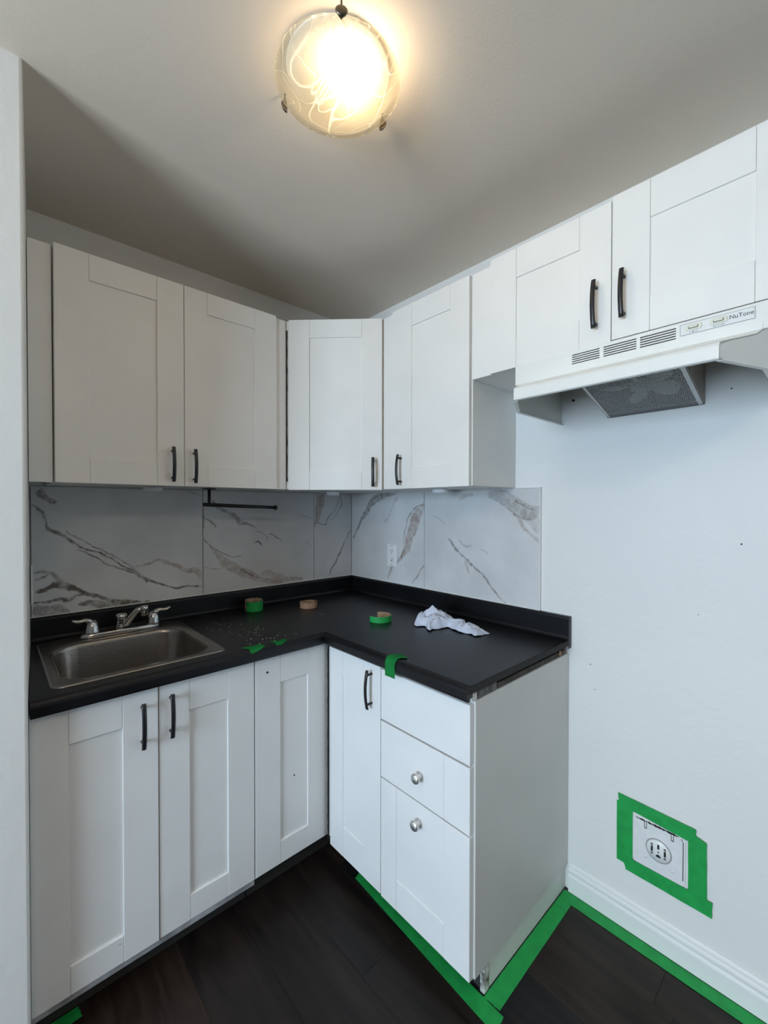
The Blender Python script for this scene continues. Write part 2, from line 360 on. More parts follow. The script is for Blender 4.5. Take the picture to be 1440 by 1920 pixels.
# ------------------------------------------------------------------ room shell
H = 2.38
XW, YW = -4.30, -5.00        # far walls behind and left of the camera
struct('wall_back', B((-1.56, .1, 0, .1, -.1, H)), WALL)
wr = struct('wall_right', B((0, .1, YW, -.0005, -.1, H)), WALL)
for (y_, z_, r_h) in ((-1.715, 1.261, .0022), (-1.318, .823, .0018), (-1.332, .741, .0015), (-1.62, 1.05, .0012), (-1.69, 1.69, .002)):
    bm = bmesh.new(); lathe(bm, [(r_h*.4, -.0003), (r_h, -.0006), (r_h*1.1, .0005), (.0001, .0005)], 0, y_, z_, 9, 'x'); obj('nail_hole', bm, DARK, wr)
# wing wall: its long face looks at the camera, its return (slightly out of square) closes the kitchen
bm = bmesh.new(); prism(bm, [(XW, -.632), (-1.4505, -.632), (-1.4125, -.0005), (-1.56, -.0005), (XW, -.0005)], 0, H, bev=0)
bmesh.ops.bevel(bm, geom=[e for e in bm.edges if all(abs(v.co.x+1.4505) < .01 and abs(v.co.y+.632) < .01 for v in e.verts)], offset=.006, segments=3, profile=.5, affect='EDGES')
struct('wall_wing', bm, WALL)
# window walls (outside the frame): openings let the daylight in
wy0, wy1, wz0, wz1 = -2.42, -1.10, .72, 2.08
struct('wall_left', B((XW-.1, XW, YW, -.632, -.1, wz0), (XW-.1, XW, YW, -.632, wz1, H), (XW-.1, XW, YW, wy0, wz0, wz1), (XW-.1, XW, wy1, -.632, wz0, wz1)), FAR)
struct('wall_front', B((XW, 0, YW-.1, YW, -.1, H)), FAR)
def window(name, a0, a1, axis):
    fr = bmesh.new()
    def bar(s0, s1, z0, z1):
        if axis == 'x': box(fr, XW-.06, XW-.01, s0, s1, z0, z1, .004)
        else: box(fr, s0, s1, YW-.06, YW-.01, z0, z1, .004)
    bar(a0, a1, wz0, wz0+.05); bar(a0, a1, wz1-.05, wz1); bar(a0, a0+.05, wz0+.05, wz1-.05); bar(a1-.05, a1, wz0+.05, wz1-.05); bar((a0+a1)/2-.025, (a0+a1)/2+.025, wz0+.05, wz1-.05)
    struct(name, fr, TRIM)
window('window_1', wy0, wy1, 'x')
struct('ceiling', B((XW, .1, YW, .1, H, H+.1)), CEIL)

# floor: screed + planks running along the hood wall
fl = struct('floor', B((XW, 0, YW, 0, -.1, -.006)), KICK)
random.seed(4); pw = .182; meshes = {}
k = 0; x = 0
while x > -2.6:
    y = -.02 - random.random()*.9; first = True
    y1 = 0
    while y1 > -4.2:
        ln = 1.22 if not first else .25+random.random()*.9
        y0 = max(y1-ln, -4.4); first = False
        xa, xb = x-pw+.0003, min(x-.0003, -.0006)
        bm = bmesh.new(); box(bm, xa, xb, y0+.0003, y1-.0003, -.006, 0, .0004)
        o = obj('plank', bm, PLANKS[[0, 1, 2, 0, 1, 2, 1][(k*5+int(y1*3)) % 7]], fl); k += 1
        y1 = y0
    x -= pw
fl2 = B((XW, x, YW, 0, -.006, 0)); o = obj('plank_field', fl2, PLANKS[0], fl); o['kind'] = 'stuff'

# colonial baseboard on the hood wall
bm = bmesh.new()
prof = [(0, .002), (.014, .002), (.014, .056), (.0125, .061), (.010, .064), (.0105, .070), (.012, .074), (.0105, .080), (.007, .084), (.0075, .088), (.006, .094), (.003, .098), (0, .099)]
loft(bm, [[(-.0005-a, yy, b) for a, b in prof] for yy in (-1.252, -4.9)], smooth=False)
struct('baseboard_right', bm, TRIM)

# ------------------------------------------------------------------ cabinets
def frame(T, N, O=(0, 0, 0)):
    T, N = Vector(T), Vector(N); m = Matrix((T, N, Vector((0, 0, 1)))).transposed().to_4x4(); m.translation = O; return m
FA = frame((1, 0, 0), (0, -1, 0)); FB = frame((0, 1, 0), (-1, 0, 0))
q = 1/math.sqrt(2)
FD = frame((q, -q, 0), (-q, -q, 0), (-.437, -.443, 0))
def fbox(bm, F, s0, s1, d0, d1, z0, z1, bev=0):
    t = bmesh.new(); box(t, min(s0, s1), max(s0, s1), d0, d1, z0, z1, bev); merge(bm, t, F)
def handle(F, s, z0, z1, d, par, name='handle'):
    """black arched bar pull on two posts"""
    bm = bmesh.new(); n = 14; rings = []; zc = (z0+z1)/2
    for i in range(n+1):
        t = i/n; z = z0+(z1-z0)*t; out = d+.021+.0085*(1-(2*t-1)**2)
        w = .0062; th = .0042
        rings.append([F @ Vector((s+w*cos(2*pi*k/12), out+th*sin(2*pi*k/12), z)) for k in range(12)])
    loft(bm, rings)
    for zp in (zc-.048*(z1-z0)/.125, zc+.048*(z1-z0)/.125):
        a = [[F @ Vector((s+.004*cos(2*pi*k/10), dd, zp+.004*sin(2*pi*k/10))) for k in range(10)] for dd in (d+.0003, d+.027)]
        loft(bm, a)
    return obj(name, bm, BLACK, par)
def knob(F, s, z, d, par):
    bm = bmesh.new(); t = bmesh.new()
    pr = [(.0001, 0), (.008, 0), (.0075, .004), (.0055, .009), (.0075, .014), (.014, .018), (.0155, .022), (.0145, .026), (.010, .029), (.0001, .030)]
    rings = [[Vector((s+r*cos(2*pi*k/24), d+h, z+r*sin(2*pi*k/24))) for k in range(24)] for r, h in pr]
    loft(t, rings); merge(bm, t, F)
    return obj('knob', bm, NICKEL, par)
def shaker(F, s0, s1, z0, z1, i0, i1, j0, j1, d, par, m, name='door', th=.018, rec=.0055):
    """five-piece door: stiles and rails with hairline joints, panel set back between them"""
    bm = bmesh.new(); e = .0005; b = .0009
    fbox(bm, F, s0, i0-e*.5, d-th, d, z0, z1, b); fbox(bm, F, i1+e*.5, s1, d-th, d, z0, z1, b)
    fbox(bm, F, i0+e*.5, i1-e*.5, d-th, d-.0004, z0, j0, b); fbox(bm, F, i0+e*.5, i1-e*.5, d-th, d-.0004, j1, z1, b)
    o = obj(name, bm, m, par)
    bm = bmesh.new(); fbox(bm, F, i0-.001, i1+.001, d-th+.001, d-rec, j0-.001, j1+.001)
    obj('center_panel', bm, m, o)
    return o

UB, UT, UD = 1.435, 2.153, .298
# --- wall cabinet over the sink
t = thing('wall_cabinet', 'white two-door wall cabinet hanging over the sink', 'cabinet', (-1.0, -.15, UB))
bm = bmesh.new(); box(bm, -1.368, -.584, -.278, -.001, UB+.002, UT-.002, .001); obj('carcass', bm, DOOR, t)
bm = bmesh.new(); box(bm, -1.4275, -1.371, -.284, -.262, UB, UT-.004, .001); obj('filler_strip', bm, DOOR, t)
bm = bmesh.new(); box(bm, -.631, -.583, -.288, -.2785, UB, UT-.004, .001); obj('filler_strip', bm, DOOR, t)
d = shaker(FA, -1.367, -.9975, UB, UT, -1.279, -1.085, 1.514, 2.070, UD, t, DOOR); handle(FA, -1.039, 1.449, 1.571, UD, d)
d = shaker(FA, -.9955, -.632, UB, UT, -.914, -.726, 1.514, 2.073, UD, t, DOOR); handle(FA, -.965, 1.447, 1.569, UD, d)
# --- diagonal corner wall cabinet
t = thing('corner_wall_cabinet', 'white single-door wall cabinet set diagonally across the corner', 'cabinet', (-.25, -.25, UB))
bm = bmesh.new(); prism(bm, [(-.5785, -.001), (-.5785, -.282), (-.282, -.5785), (-.001, -.5785), (-.001, -.001)], UB+.001, UT-.002); obj('carcass', bm, DOOR, t)
d = shaker(FD, -.199, .197, UB-.002, UT-.002, -.199+.088, .197-.086, 1.512, 2.075, .0, t, DOOR); handle(FD, .160, 1.446, 1.568, 0, d)
bm = bmesh.new(); random.seed(2); pts = []
for i in range(60):
    z = 1.47+.64*i/59; w = .0012+.0025*random.random()*(1 if i % 7 < 4 else .3)
    pts.append((z, w))
for sgn in (0,):
    rings = [[(-.5805, -.2895, z), (-.5805+w, -.2895-.001, z), (-.5805+w, -.2860, z), (-.5805, -.2860, z)] for z, w in pts]
    loft(bm, rings, smooth=False)
obj('dark_caulk_gap', bm, DARK, t)  # black strip stands in for the shade inside the open gap
# --- single-door cabinet on the hood wall
t = thing('wall_cabinet', 'tall white single-door wall cabinet between corner cabinet and range hood', 'cabinet', (-.15, -.8, UB))
bm = bmesh.new(); box(bm, -.281, -.001, -1.0295, -.5815, UB+.001, UT, .001); obj('carcass', bm, DOOR, t)
bm = bmesh.new(); box(bm, -.2945, -.2815, -.643, -.590, UB, UT-.006, .001); obj('filler_strip', bm, DOOR, t)
d = shaker(FB, -1.026, -.6435, UB-.001, UT+.003, -.944, -.752, 1.517, 2.068, UD, t, DOOR); handle(FB, -.698, 1.449, 1.570, UD, d)
# --- short cabinet above the hood
HB = 1.799
t = thing('wall_cabinet', 'short white two-door wall cabinet directly above the range hood', 'cabinet', (-.15, -1.45, HB))
bm = bmesh.new(); box(bm, -.281, -.001, -1.868, -1.0305, HB+.003, UT+.006, .001); obj('carcass', bm, DOOR, t)
bm = bmesh.new(); box(bm, -.2905, -.2815, -1.108, -1.034, HB-.001, UT+.003, .001); obj('filler_strip', bm, DOOR, t)
d = shaker(FB, -1.4815, -1.109, HB, 2.170, -1.398, -1.203, 1.884, 2.078, UD, t, DOOR); handle(FB, -1.445, 1.841, 1.969, UD, d)
d = shaker(FB, -1.862, -1.4835, HB+.004, 2.178, -1.772, -1.572, 1.893, 2.084, UD, t, DOOR); handle(FB, -1.514, 1.848, 1.972, UD, d)
bm = bmesh.new(); lathe(bm, [(.0001, -.001), (.0045, -.001), (.0045, .003), (.0001, .003)], -.17, -1.16, HB, 14); obj('screw_cap', bm, NICKEL, t)

# --- base cabinets
D = .577
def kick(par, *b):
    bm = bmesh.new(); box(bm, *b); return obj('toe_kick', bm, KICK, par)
t = thing('base_cabinet', 'white two-door base cabinet underneath the sink', 'cabinet', (-1.16, -.28, 0))
bm = bmesh.new()
for b in ((-1.408, -1.392, -.557, -.001, .094, .853), (-.884, -.868, -.557, -.001, .094, .853), (-1.392, -.884, -.557, -.001, .094, .110), (-1.392, -.884, -.016, -.001, .110, .853), (-1.445, -1.392, -.5575, -.53, .112, .853), (-1.392, -.884, -.557, -.53, .80, .853)): box(bm, *b)
obj('carcass', bm, BASE, t); kick(t, -1.445, -.868, -.50, -.484, 0, .094)
bm = bmesh.new(); box(bm, -1.447, -.868, -.574, -.5585, .092, .1105, .001); obj('bottom_rail', bm, mat('mottled_grey_edge', (.42, .42, .44), .6, var=.5, vscale=20), t)  # separate mottled grey strip below the sink doors
d = shaker(FA, -1.4465, -1.1615, .112, .85, -1.369, -1.250, .185, .757, D+.003, t, BASE, rec=.007); handle(FA, -1.203, .690, .816, D+.003, d)
d = shaker(FA, -1.1585, -.868, .112, .85, -1.074, -.957, .187, .750, D, t, BASE, rec=.007); handle(FA, -1.128, .694, .820, D, d)
t = thing('corner_base_cabinet', 'white base cabinet filling the inside corner, one door facing each way', 'cabinet', (-.4, -.4, 0))
bm = bmesh.new(); prism(bm, [(-.862, -.001), (-.862, -.557), (-.557, -.557), (-.557, -.880), (-.001, -.880), (-.001, -.001)], .094, .853); obj('carcass', bm, BASE, t)
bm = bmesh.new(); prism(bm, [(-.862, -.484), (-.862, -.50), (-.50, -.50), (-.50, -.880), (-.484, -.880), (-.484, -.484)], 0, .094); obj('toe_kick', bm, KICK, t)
d = shaker(FA, -.864, -.5855, .112, .85, -.771, -.659, .190, .750, D, t, BASE, rec=.007)
for (s, z, r) in ((-.820, .797, .0035), (-.716, .40, .0022)):      # open screw holes where the pull is missing
    bm = bmesh.new(); t2 = bmesh.new(); loft(t2, [[Vector((s+r*1.3*cos(2*pi*k/10), D+h, z+r*sin(2*pi*k/10)*(1+.3*cos(k*2)))) for k in range(10)] for h in (-.002, .0006)]); merge(bm, t2, FA); obj('screw_hole', bm, DARK, d)
d = shaker(FB, -.8825, -.6005, .090, .838, -.797, -.678, .198, .750, D, t, BASE, rec=.0035); handle(FB, -.840, .692, .820, D, d)
bm = bmesh.new(); random.seed(9)
rings = [[(-.5835, -.5965, z), (-.5835, -.5965+.002+.003*random.random(), z), (-.578, -.5965+.0035, z), (-.578, -.5965, z)] for z in [.11+.74*i/50 for i in range(51)]]
loft(bm, rings, smooth=False); obj('dark_caulk_gap', bm, DARK, t)  # jagged black strip along the joint at the inside corner
t = thing('drawer_cabinet', 'white three-drawer base cabinet ending the counter near the taped outlet', 'cabinet', (-.3, -1.06, 0))
bm = bmesh.new(); box(bm, -.557, -.001, -1.222, -.884, .094, .853, .001); obj('carcass', bm, BASE, t)
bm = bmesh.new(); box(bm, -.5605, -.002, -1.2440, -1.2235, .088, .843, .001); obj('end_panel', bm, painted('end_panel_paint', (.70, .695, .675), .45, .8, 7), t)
bm = bmesh.new(); box(bm, -.564, -.5575, -1.222, -.884, .836, .8525, .001); obj('top_rail', bm, BASE, t)
bm = bmesh.new(); box(bm, -.575, -.552, -1.2425, -1.2275, .8437, .866, .0015); obj('shim_block', bm, BASE, t)
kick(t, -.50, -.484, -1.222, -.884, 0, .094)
bm = bmesh.new(); box(bm, -.480, -.002, -1.236, -1.226, 0, .091, .001); obj('side_plinth', bm, BASE, t)
bm = bmesh.new(); box(bm, -.507, -.483, -1.238, -1.2225, 0, .091, .002); o = obj('chipped_plinth_corner', bm, mat('flaking_paint', (.80, .80, .78), .7, var=.85, vscale=45, bump=.6, bscale=60, col2=(.10, .08, .06)), t)
DR = .579
bm = bmesh.new(); fbox(bm, FB, -1.2390, -.8875, DR-.018, DR, .672, .835, .0012); o = obj('drawer_front', bm, BASE, t); o['label'] = 'top drawer front without a knob'
bm = bmesh.new(); fbox(bm, FB, -1.2390, -1.1503, DR-.018, DR, .484, .666, .001); fbox(bm, FB, -1.1497, -.8875, DR-.018, DR, .484, .666, .001); o = obj('drawer_front', bm, BASE, t); knob(FB, -1.062, .566, DR, o)
o = shaker(FB, -1.2390, -.8875, .089, .479, -1.150, -.958, .185, .377, DR, t, BASE, name='drawer_front', rec=.003); knob(FB, -1.058, .425, DR, o)

# ------------------------------------------------------------------ countertop
ZC = .895
t = thing('countertop', 'black laminate L-shaped countertop with raised back edge', 'countertop', (-.7, -.3, .855))
bm = bmesh.new(); T0 = ZC-.030
prism(bm, [(-1.4465, -.60), (-1.412, -.0015), (-1.385, -.0015), (-1.385, -.60)], T0, ZC)
box(bm, -1.385, -.975, -.60, -.53, T0, ZC); box(bm, -1.385, -.975, -.12, -.0015, T0, ZC)
box(bm, -.975, -.0015, -.60, -.0015, T0, ZC); box(bm, -.60, -.0015, -1.251, -.60, T0+.012, ZC)
bmesh.ops.remove_doubles(bm, verts=bm.verts[:], dist=1e-5)
obj('worktop', bm, COUNTER, t)
prof = [(-.013, ZC), (-.007, ZC+.0018), (-.002, ZC+.0012), (.004, ZC-.002), (.0085, ZC-.008), (.010, ZC-.014), (.010, ZC-.033), (.008, ZC-.0385), (.003, ZC-.0405), (-.002, ZC-.0385), (-.003, ZC-.031), (-.013, ZC-.030)]
bm = bmesh.new()
path = [(-1.4455, 0, 1), (-.6, 1, 1), (-1.2525, 1, 0)]
r1 = [(-1.4455, -.60-a, b) for a, b in prof]; rr = [(-.60-a, -.60-a, b) for a, b in prof]; r3 = [(-.60-a, -1.2525, b) for a, b in prof]
loft(bm, [r1, rr, r3], smooth=False)
for f in bm.faces: f.smooth = len(f.verts) == 4 and False
obj('rolled_front_edge', bm, COUNTER, t)
def splash(name, pts_fn, L0, L1):
    bm = bmesh.new()
    pr = [(.0015, ZC+.0003), (.034, ZC+.0003), (.0275, ZC+.002), (.0235, ZC+.006), (.0215, ZC+.012), (.0215, ZC+.072), (.020, ZC+.078), (.016, ZC+.081), (.0015, ZC+.081)]
    loft(bm, [[pts_fn(a, b, L) for a, b in pr] for L in (L0, L1)], smooth=False)
    obj(name, bm, COUNTER, t)
splash('upstand', lambda a, b, L: (L if L > -1.3 else L-a*.06, -a, b), -1.4135, -.0016)
splash('upstand', lambda a, b, L: (-a, L, b), -.036, -1.251)
bm = bmesh.new(); box(bm, -.0225, -.002, -1.2525, -1.2512, T0, ZC+.080); obj('end_cap', bm, COUNTER, t)
bm = bmesh.new(); box(bm, -.608, -.024, -1.2545, -1.2512, ZC-.019, ZC-.0006, .0006); obj('cut_end', bm, PARTICLE, t)
bm = bmesh.new(); box(bm, -.551, -.455, -1.2425, -1.226, .8440, .868, .003); obj('buildup_strip', bm, mat('worn_grey_board', (.20, .20, .20), .8, var=.6, vscale=50, bump=.5), t)
bm = bmesh.new(); box(bm, -.452, -.030, -1.2405, -1.226, .8440, .8600, .001); obj('buildup_strip', bm, WOOD, t)
bm = bmesh.new(); box(bm, -.55, -.004, -1.2245, -1.2226, .8440, .8765); obj('gap_shade_strip', bm, DARK, t)  # added black strip, shade of the gap under the counter put into its colour
bm = bmesh.new(); box(bm, -.075, -.062, -1.247, -1.2415, .850, .866, .002); obj('wood_chip', bm, CARD, t)

# ------------------------------------------------------------------ backsplash tiles
t = thing('backsplash', 'marble-look tiles on the wall behind the sink', 'backsplash', (-.7, -.004, .976))
ZT = 1.4325
for (x0, x1, k) in ((-1.409, -.8312, 'a'), (-.8288, -.2602, 'b'), (-.2578, -.0095, 'c')):
    bm = bmesh.new(); box(bm, x0, x1, -.0085, -.001, .9775, ZT, .0008); obj('tile', bm, marble('marble_'+k, VEINS[k], 'x', 0), t)
bm = bmesh.new(); box(bm, -1.409, -.004, -.006, -.0008, .9775, ZT-.002); obj('grout', bm, DARK, t)
bm = bmesh.new(); box(bm, -1.4125, -.009, -.0125, -.0009, .9762, .9800, .001); obj('caulk_line', bm, CAULK, t)
t = thing('backsplash', 'marble-look tiles behind the outlet and beside the bare wall', 'backsplash', (-.004, -.57, .976))
for (y0, y1, k) in ((-.5588, -.0095, 'd'), (-1.1345, -.5612, 'e')):
    bm = bmesh.new(); box(bm, -.0085, -.001, y0, y1, .9775, ZT, .0008); obj('tile', bm, marble('marble_'+k, VEINS[k], 'y', 0), t)
bm = bmesh.new(); box(bm, -.006, -.0008, -1.134, -.004, .9775, ZT-.002); obj('grout', bm, mat('grey_grout', (.22, .22, .24), .9), t)
bm = bmesh.new(); box(bm, -.0125, -.0009, -1.139, -.0095, .9762, .9800, .001); obj('caulk_line', bm, CAULK, t)
bm = bmesh.new(); box(bm, -.0105, -.0009, -1.1385, -1.1350, .9775, ZT+.003, .001); box(bm, -.0105, -.0009, -1.1385, -1.0310, ZT+.0004, ZT+.003, .0008); obj('edge_trim', bm, TRIM, t)

# ------------------------------------------------------------------ sink
def rrect(x0, x1, y0, y1, r, z, n=7):
    out = []
    for cx, cy, a0 in ((x1-r, y1-r, 0), (x0+r, y1-r, 90), (x0+r, y0+r, 180), (x1-r, y0+r, 270)):
        for i in range(n):
            a = radians(a0+90*i/(n-1)); out.append((cx+r*cos(a), cy+r*sin(a), z))
    return out
t = thing('sink', 'stainless steel drop-in single bowl sink set in the black counter', 'sink', (-1.18, -.31, ZC))
bm = bmesh.new(); sx0, sx1, sy0, sy1 = -1.402, -.947, -.553, -.058; ox0, ox1, oy0, oy1 = -1.376, -.975, -.520, -.158
rings = [rrect(sx0, sx1, sy0, sy1, .028, ZC+.0004), rrect(sx0, sx1, sy0, sy1, .028, ZC+.0022), rrect(sx0+.005, sx1-.005, sy0+.005, sy1-.005, .025, ZC+.0048),
         rrect(sx0+.010, sx1-.010, sy0+.010, sy1-.010, .022, ZC+.0042), rrect(ox0-.004, ox1+.004, oy0-.004, oy1+.004, .080, ZC+.0036), rrect(ox0, ox1, oy0, oy1, .078, ZC+.0024),
         rrect(ox0+.003, ox1-.003, oy0+.003, oy1-.003, .077, ZC-.002), rrect(ox0+.005, ox1-.005, oy0+.005, oy1-.005, .075, ZC-.010), rrect(ox0+.014, ox1-.014, oy0+.014, oy1-.014, .070, ZC-.135),
         rrect(ox0+.022, ox1-.022, oy0+.022, oy1-.022, .064, ZC-.155), rrect(ox0+.045, ox1-.045, oy0+.045, oy1-.045, .045, ZC-.165), rrect(ox0+.15, ox1-.15, oy0+.13, oy1-.13, .03, ZC-.168)]
loft(bm, rings, caps=False); bm.verts.ensure_lookup_table()
bm.faces.new([v for v in bm.verts[-28:]])
obj('bowl_and_rim', bm, STEEL, t)
bm = bmesh.new(); lathe(bm, [(.0001, .0006), (.020, .0006), (.030, .003), (.036, .003), (.040, .0012), (.041, .0002)], -1.175, -.34, ZC-.168, 28); obj('drain', bm, CHROME, t)
# ------------------------------------------------------------------ faucet
zf = ZC+.0046
t = thing('faucet', 'chrome two-lever kitchen faucet behind the sink bowl', 'faucet', (-1.155, -.105, zf))
fy = -.100; xl, xr, xc = -1.248, -1.052, -1.158
bm = bmesh.new(); ring = lambda s, z: [(xc+s*.127*(abs(cos(a))**.45)*(1 if cos(a) > 0 else -1), fy+s*.024*(abs(sin(a))**.8)*(1 if sin(a) > 0 else -1), z) for a in [2*pi*i/40 for i in range(40)]]
loft(bm, [ring(1, zf), ring(1, zf+.006), ring(.97, zf+.012), ring(.90, zf+.015)]); obj('base_plate', bm, CHROME, t)
for hx, dirx in ((xl, -1), (xr, 1)):
    bm = bmesh.new(); lathe(bm, [(.023, .013), (.024, .017), (.0225, .022), (.0215, .030), (.0190, .042), (.015, .051), (.009, .058), (.0001, .060)], hx, fy, zf, 24)
    tube(bm, [(hx, fy, zf+.044), (hx+dirx*.010, fy-.001, zf+.058), (hx+dirx*.022, fy-.003, zf+.063), (hx+dirx*.036, fy-.005, zf+.061), (hx+dirx*.048, fy-.006, zf+.062), (hx+dirx*.060, fy-.007, zf+.068)], [.013, .0115, .0080, .0070, .0075, .0050], 14, .8)
    obj('lever_handle', bm, CHROME, t)
bm = bmesh.new(); lathe(bm, [(.018, .013), (.0185, .040), (.0175, .052), (.019, .054), (.019, .064), (.014, .068), (.0001, .069)], xc, fy, zf, 24)
obj('spout_body', bm, CHROME, t)
bm = bmesh.new(); tube(bm, [(xc+.004, fy-.004, zf+.016), (xc+.014, fy-.014, zf+.034), (xc+.028, fy-.028, zf+.058), (xc+.042, fy-.042, zf+.080), (xc+.056, fy-.055, zf+.088)], [.013, .0135, .0125, .012, .011], 16, .8)
obj('spout', bm, CHROME, t)
bm = bmesh.new(); lathe(bm, [(.0001, .098), (.010, .097), (.0130, .094), (.0130, .079), (.0118, .078), (.0118, .066), (.0105, .062), (.0001, .062)], xc+.062, fy-.060, zf, 20); obj('aerator', bm, CHROME, t)

# ------------------------------------------------------------------ range hood
t = thing('range_hood', 'white under-cabinet range hood with fan filter on the bare wall', 'range hood', (-.2, -1.5, 1.655))
ZB = 1.655
def yl(x): return -1.21 if x > -.30 else -1.21-(-.30-x)*(.077/.15)
def yr(x): return -1.797 if x > -.30 else -1.797+(-.30-x)*(.06/.15)
def band(pts, m, name, par, th=.0025, caps=False, dy=0):
    """sheet running the width of the hood; ends follow the chamfered corners"""
    bm = bmesh.new(); rings = []
    a = [(x, yl(x)-dy, z) for x, z in pts]; b = [(x, yr(x)+dy, z) for x, z in pts]
    loft(bm, [a, b], closed=False, caps=False)
    return bm
# lip and flare (sheet with thickness)
pts = [(-.318, 1.736), (-.326, 1.729), (-.345, 1.720), (-.380, 1.709), (-.415, 1.699), (-.440, 1.691), (-.447, 1.688), (-.4505, 1.682), (-.4505, 1.657), (-.449, 1.655), (-.438, 1.655), (-.438, 1.657), (-.4475, 1.658), (-.4475, 1.681), (-.440, 1.687), (-.345, 1.717), (-.318, 1.732)]
bm = bmesh.new(); n = len(pts)
def sub(fr): return [(x, yl(x)*(1-fr)+yr(x)*fr, z) for x, z in pts]
loft(bm, [sub(0), sub(1)], smooth=False); obj('front_lip', bm, HOOD, t)
# side plates: chamfer + side, both ends
for nm, fn, sg in (('side_plate', yl, 1), ('side_plate', yr, -1)):
    bm = bmesh.new(); th = .002*sg
    seq = [(-.4495, 1.689), (-.40, 1.704), (-.34, 1.722), (-.322, 1.735), (-.315, 1.792), (-.30, 1.792), (-.001, 1.792)]
    o1 = [(x, fn(x), z) for x, z in seq]; i1 = [(x, fn(x)-th, z) for x, z in seq]
    o0 = [(x, fn(x), ZB) for x, z in seq]; i0 = [(x, fn(x)-th, ZB) for x, z in seq]
    for j in range(len(seq)-1):
        t2 = bmesh.new(); vs = [t2.verts.new(c) for c in (o0[j], o0[j+1], o1[j+1], o1[j], i0[j], i0[j+1], i1[j+1], i1[j])]
        for f in ((0, 1, 2, 3), (7, 6, 5, 4), (0, 4, 5, 1), (3, 2, 6, 7), (0, 3, 7, 4), (1, 5, 6, 2)): t2.faces.new([vs[k] for k in f])
        merge(bm, t2)
    # returned bottom flange
    for (xa, xb) in ((-.438, -.30), (-.30, -.001)):
        prism(bm, [(xa, fn(xa)), (xb, fn(xb)), (xb, fn(xb)-.011*sg), (xa, fn(xa)-.011*sg)], ZB-.0012, ZB)
    bmesh.ops.recalc_face_normals(bm, faces=bm.faces[:]); obj(nm, bm, HOOD, t)
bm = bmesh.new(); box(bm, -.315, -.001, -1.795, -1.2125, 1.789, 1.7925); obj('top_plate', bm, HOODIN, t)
# upper front panel with three groups of five louvre slots
xf0, xf1 = -.320, -.3165; zt, zbt = 1.7925, 1.735
bm = bmesh.new(); ys = [(-1.462, -1.389), (-1.550, -1.472), (-1.634, -1.558)]
sz0, sz1 = 1.757, 1.7835; ns = 5; ph = (sz1-sz0)/(ns*2-1)
box(bm, xf0, xf1, -1.797, -1.2155, zbt, sz0); box(bm, xf0, xf1, -1.797, -1.2155, sz1, zt)
edges = [-1.797] + [v for y in sorted(ys) for v in y] + [-1.2155]
for i in range(0, len(edges), 2): box(bm, xf0, xf1, edges[i], edges[i+1], sz0, sz1)
for a, b in ys:
    for i in range(ns-1): box(bm, xf0, xf1, a, b, sz0+ph*(2*i+1), sz0+ph*(2*i+2))
obj('louvred_front_panel', bm, HOOD, t)
bm = bmesh.new(); box(bm, -.305, -.302, -1.65, -1.375, 1.750, 1.788); obj('louvre_backing', bm, mat('slot_shade', (.05, .05, .055), .8), t)  # added dark sheet, its colour stands in for shade inside the slots
# control strip
cp = obj('control_panel', B((-.3222, -.3202, -1.776, -1.6425, 1.7605, 1.7855), bev=.0006), mat('silver_label', (.74, .735, .72), .35), t)
bm = bmesh.new()
for b in ((-1.776, -1.6425, 1.7605, 1.7609), (-1.776, -1.6425, 1.7851, 1.7855), (-1.776, -1.7755, 1.7605, 1.7855), (-1.643, -1.6425, 1.7605, 1.7855)): box(bm, -.3225, -.3221, *b)
obj('printed_border', bm, INK, cp)
for yc in (-1.6685, -1.7145):
    bm = bmesh.new(); loft(bm, [[(xx, yy, z) for (yy, z, _) in rrect(yc-s, yc+s, 1.7745-s*.42, 1.7745+s*.42, .004, 0, 5)] for xx, s in ((-.3222, .0155), (-.3245, .0155), (-.3252, .0145))], smooth=False)
    sw = obj('switch_surround', bm, CREAM, cp)
    bm = bmesh.new(); loft(bm, [[(xx, yy, z) for (yy, z, _) in rrect(yc-.0095, yc+.0095, 1.7715, 1.7785, .002, 0, 4)] for xx in (-.3252, -.3254)], smooth=False); obj('switch_slot', bm, DARK, cp)
    bm = bmesh.new(); box(bm, -.3295, -.3254, yc-.0088, yc+.0083, 1.7722, 1.7785, .0012); obj('rocker_switch', bm, CREAM, cp)
def text(body, size, loc, mx, par, m, name='lettering', sx=1.0, ext=.0002):
    cu = bpy.data.curves.new(name, 'FONT'); cu.body = body; cu.size = size; cu.extrude = ext; cu.align_x = 'CENTER'; cu.align_y = 'CENTER'; cu.resolution_u = 3
    to = bpy.data.objects.new('tmp', cu); C.objects.link(to)
    dg = bpy.context.evaluated_depsgraph_get(); dg.update()
    me = bpy.data.meshes.new_from_object(to.evaluated_get(dg)); bpy.data.objects.remove(to)
    me.materials.clear(); me.materials.append(m)
    me.transform(Matrix.Diagonal((sx, 1, 1, 1))); me.transform(mx); me.transform(Matrix.Translation(Vector(loc)))
    base = Vector(par.get('_base', (0, 0, 0))) if par else Vector((0, 0, 0))
    me.transform(Matrix.Translation(-base))
    o = bpy.data.objects.new(name, me); C.objects.link(o); o.parent = par; o['_base'] = tuple(base); return o
# text frame on the hood wall: reads towards -y, faces -x
TX = Matrix(((0, 0, -1, 0), (-1, 0, 0, 0), (0, 1, 0, 0), (0, 0, 0, 1)))
text('NuTone', .0125, (-.3225, -1.7535, 1.7745), TX, cp, INK, sx=.98)
text('HI  \u25a0  LO', .0030, (-.3225, -1.6685, 1.7640), TX, cp, INK, sx=1.3)
text('ON  Q  OFF', .0030, (-.3225, -1.7145, 1.7640), TX, cp, INK, sx=1.3)
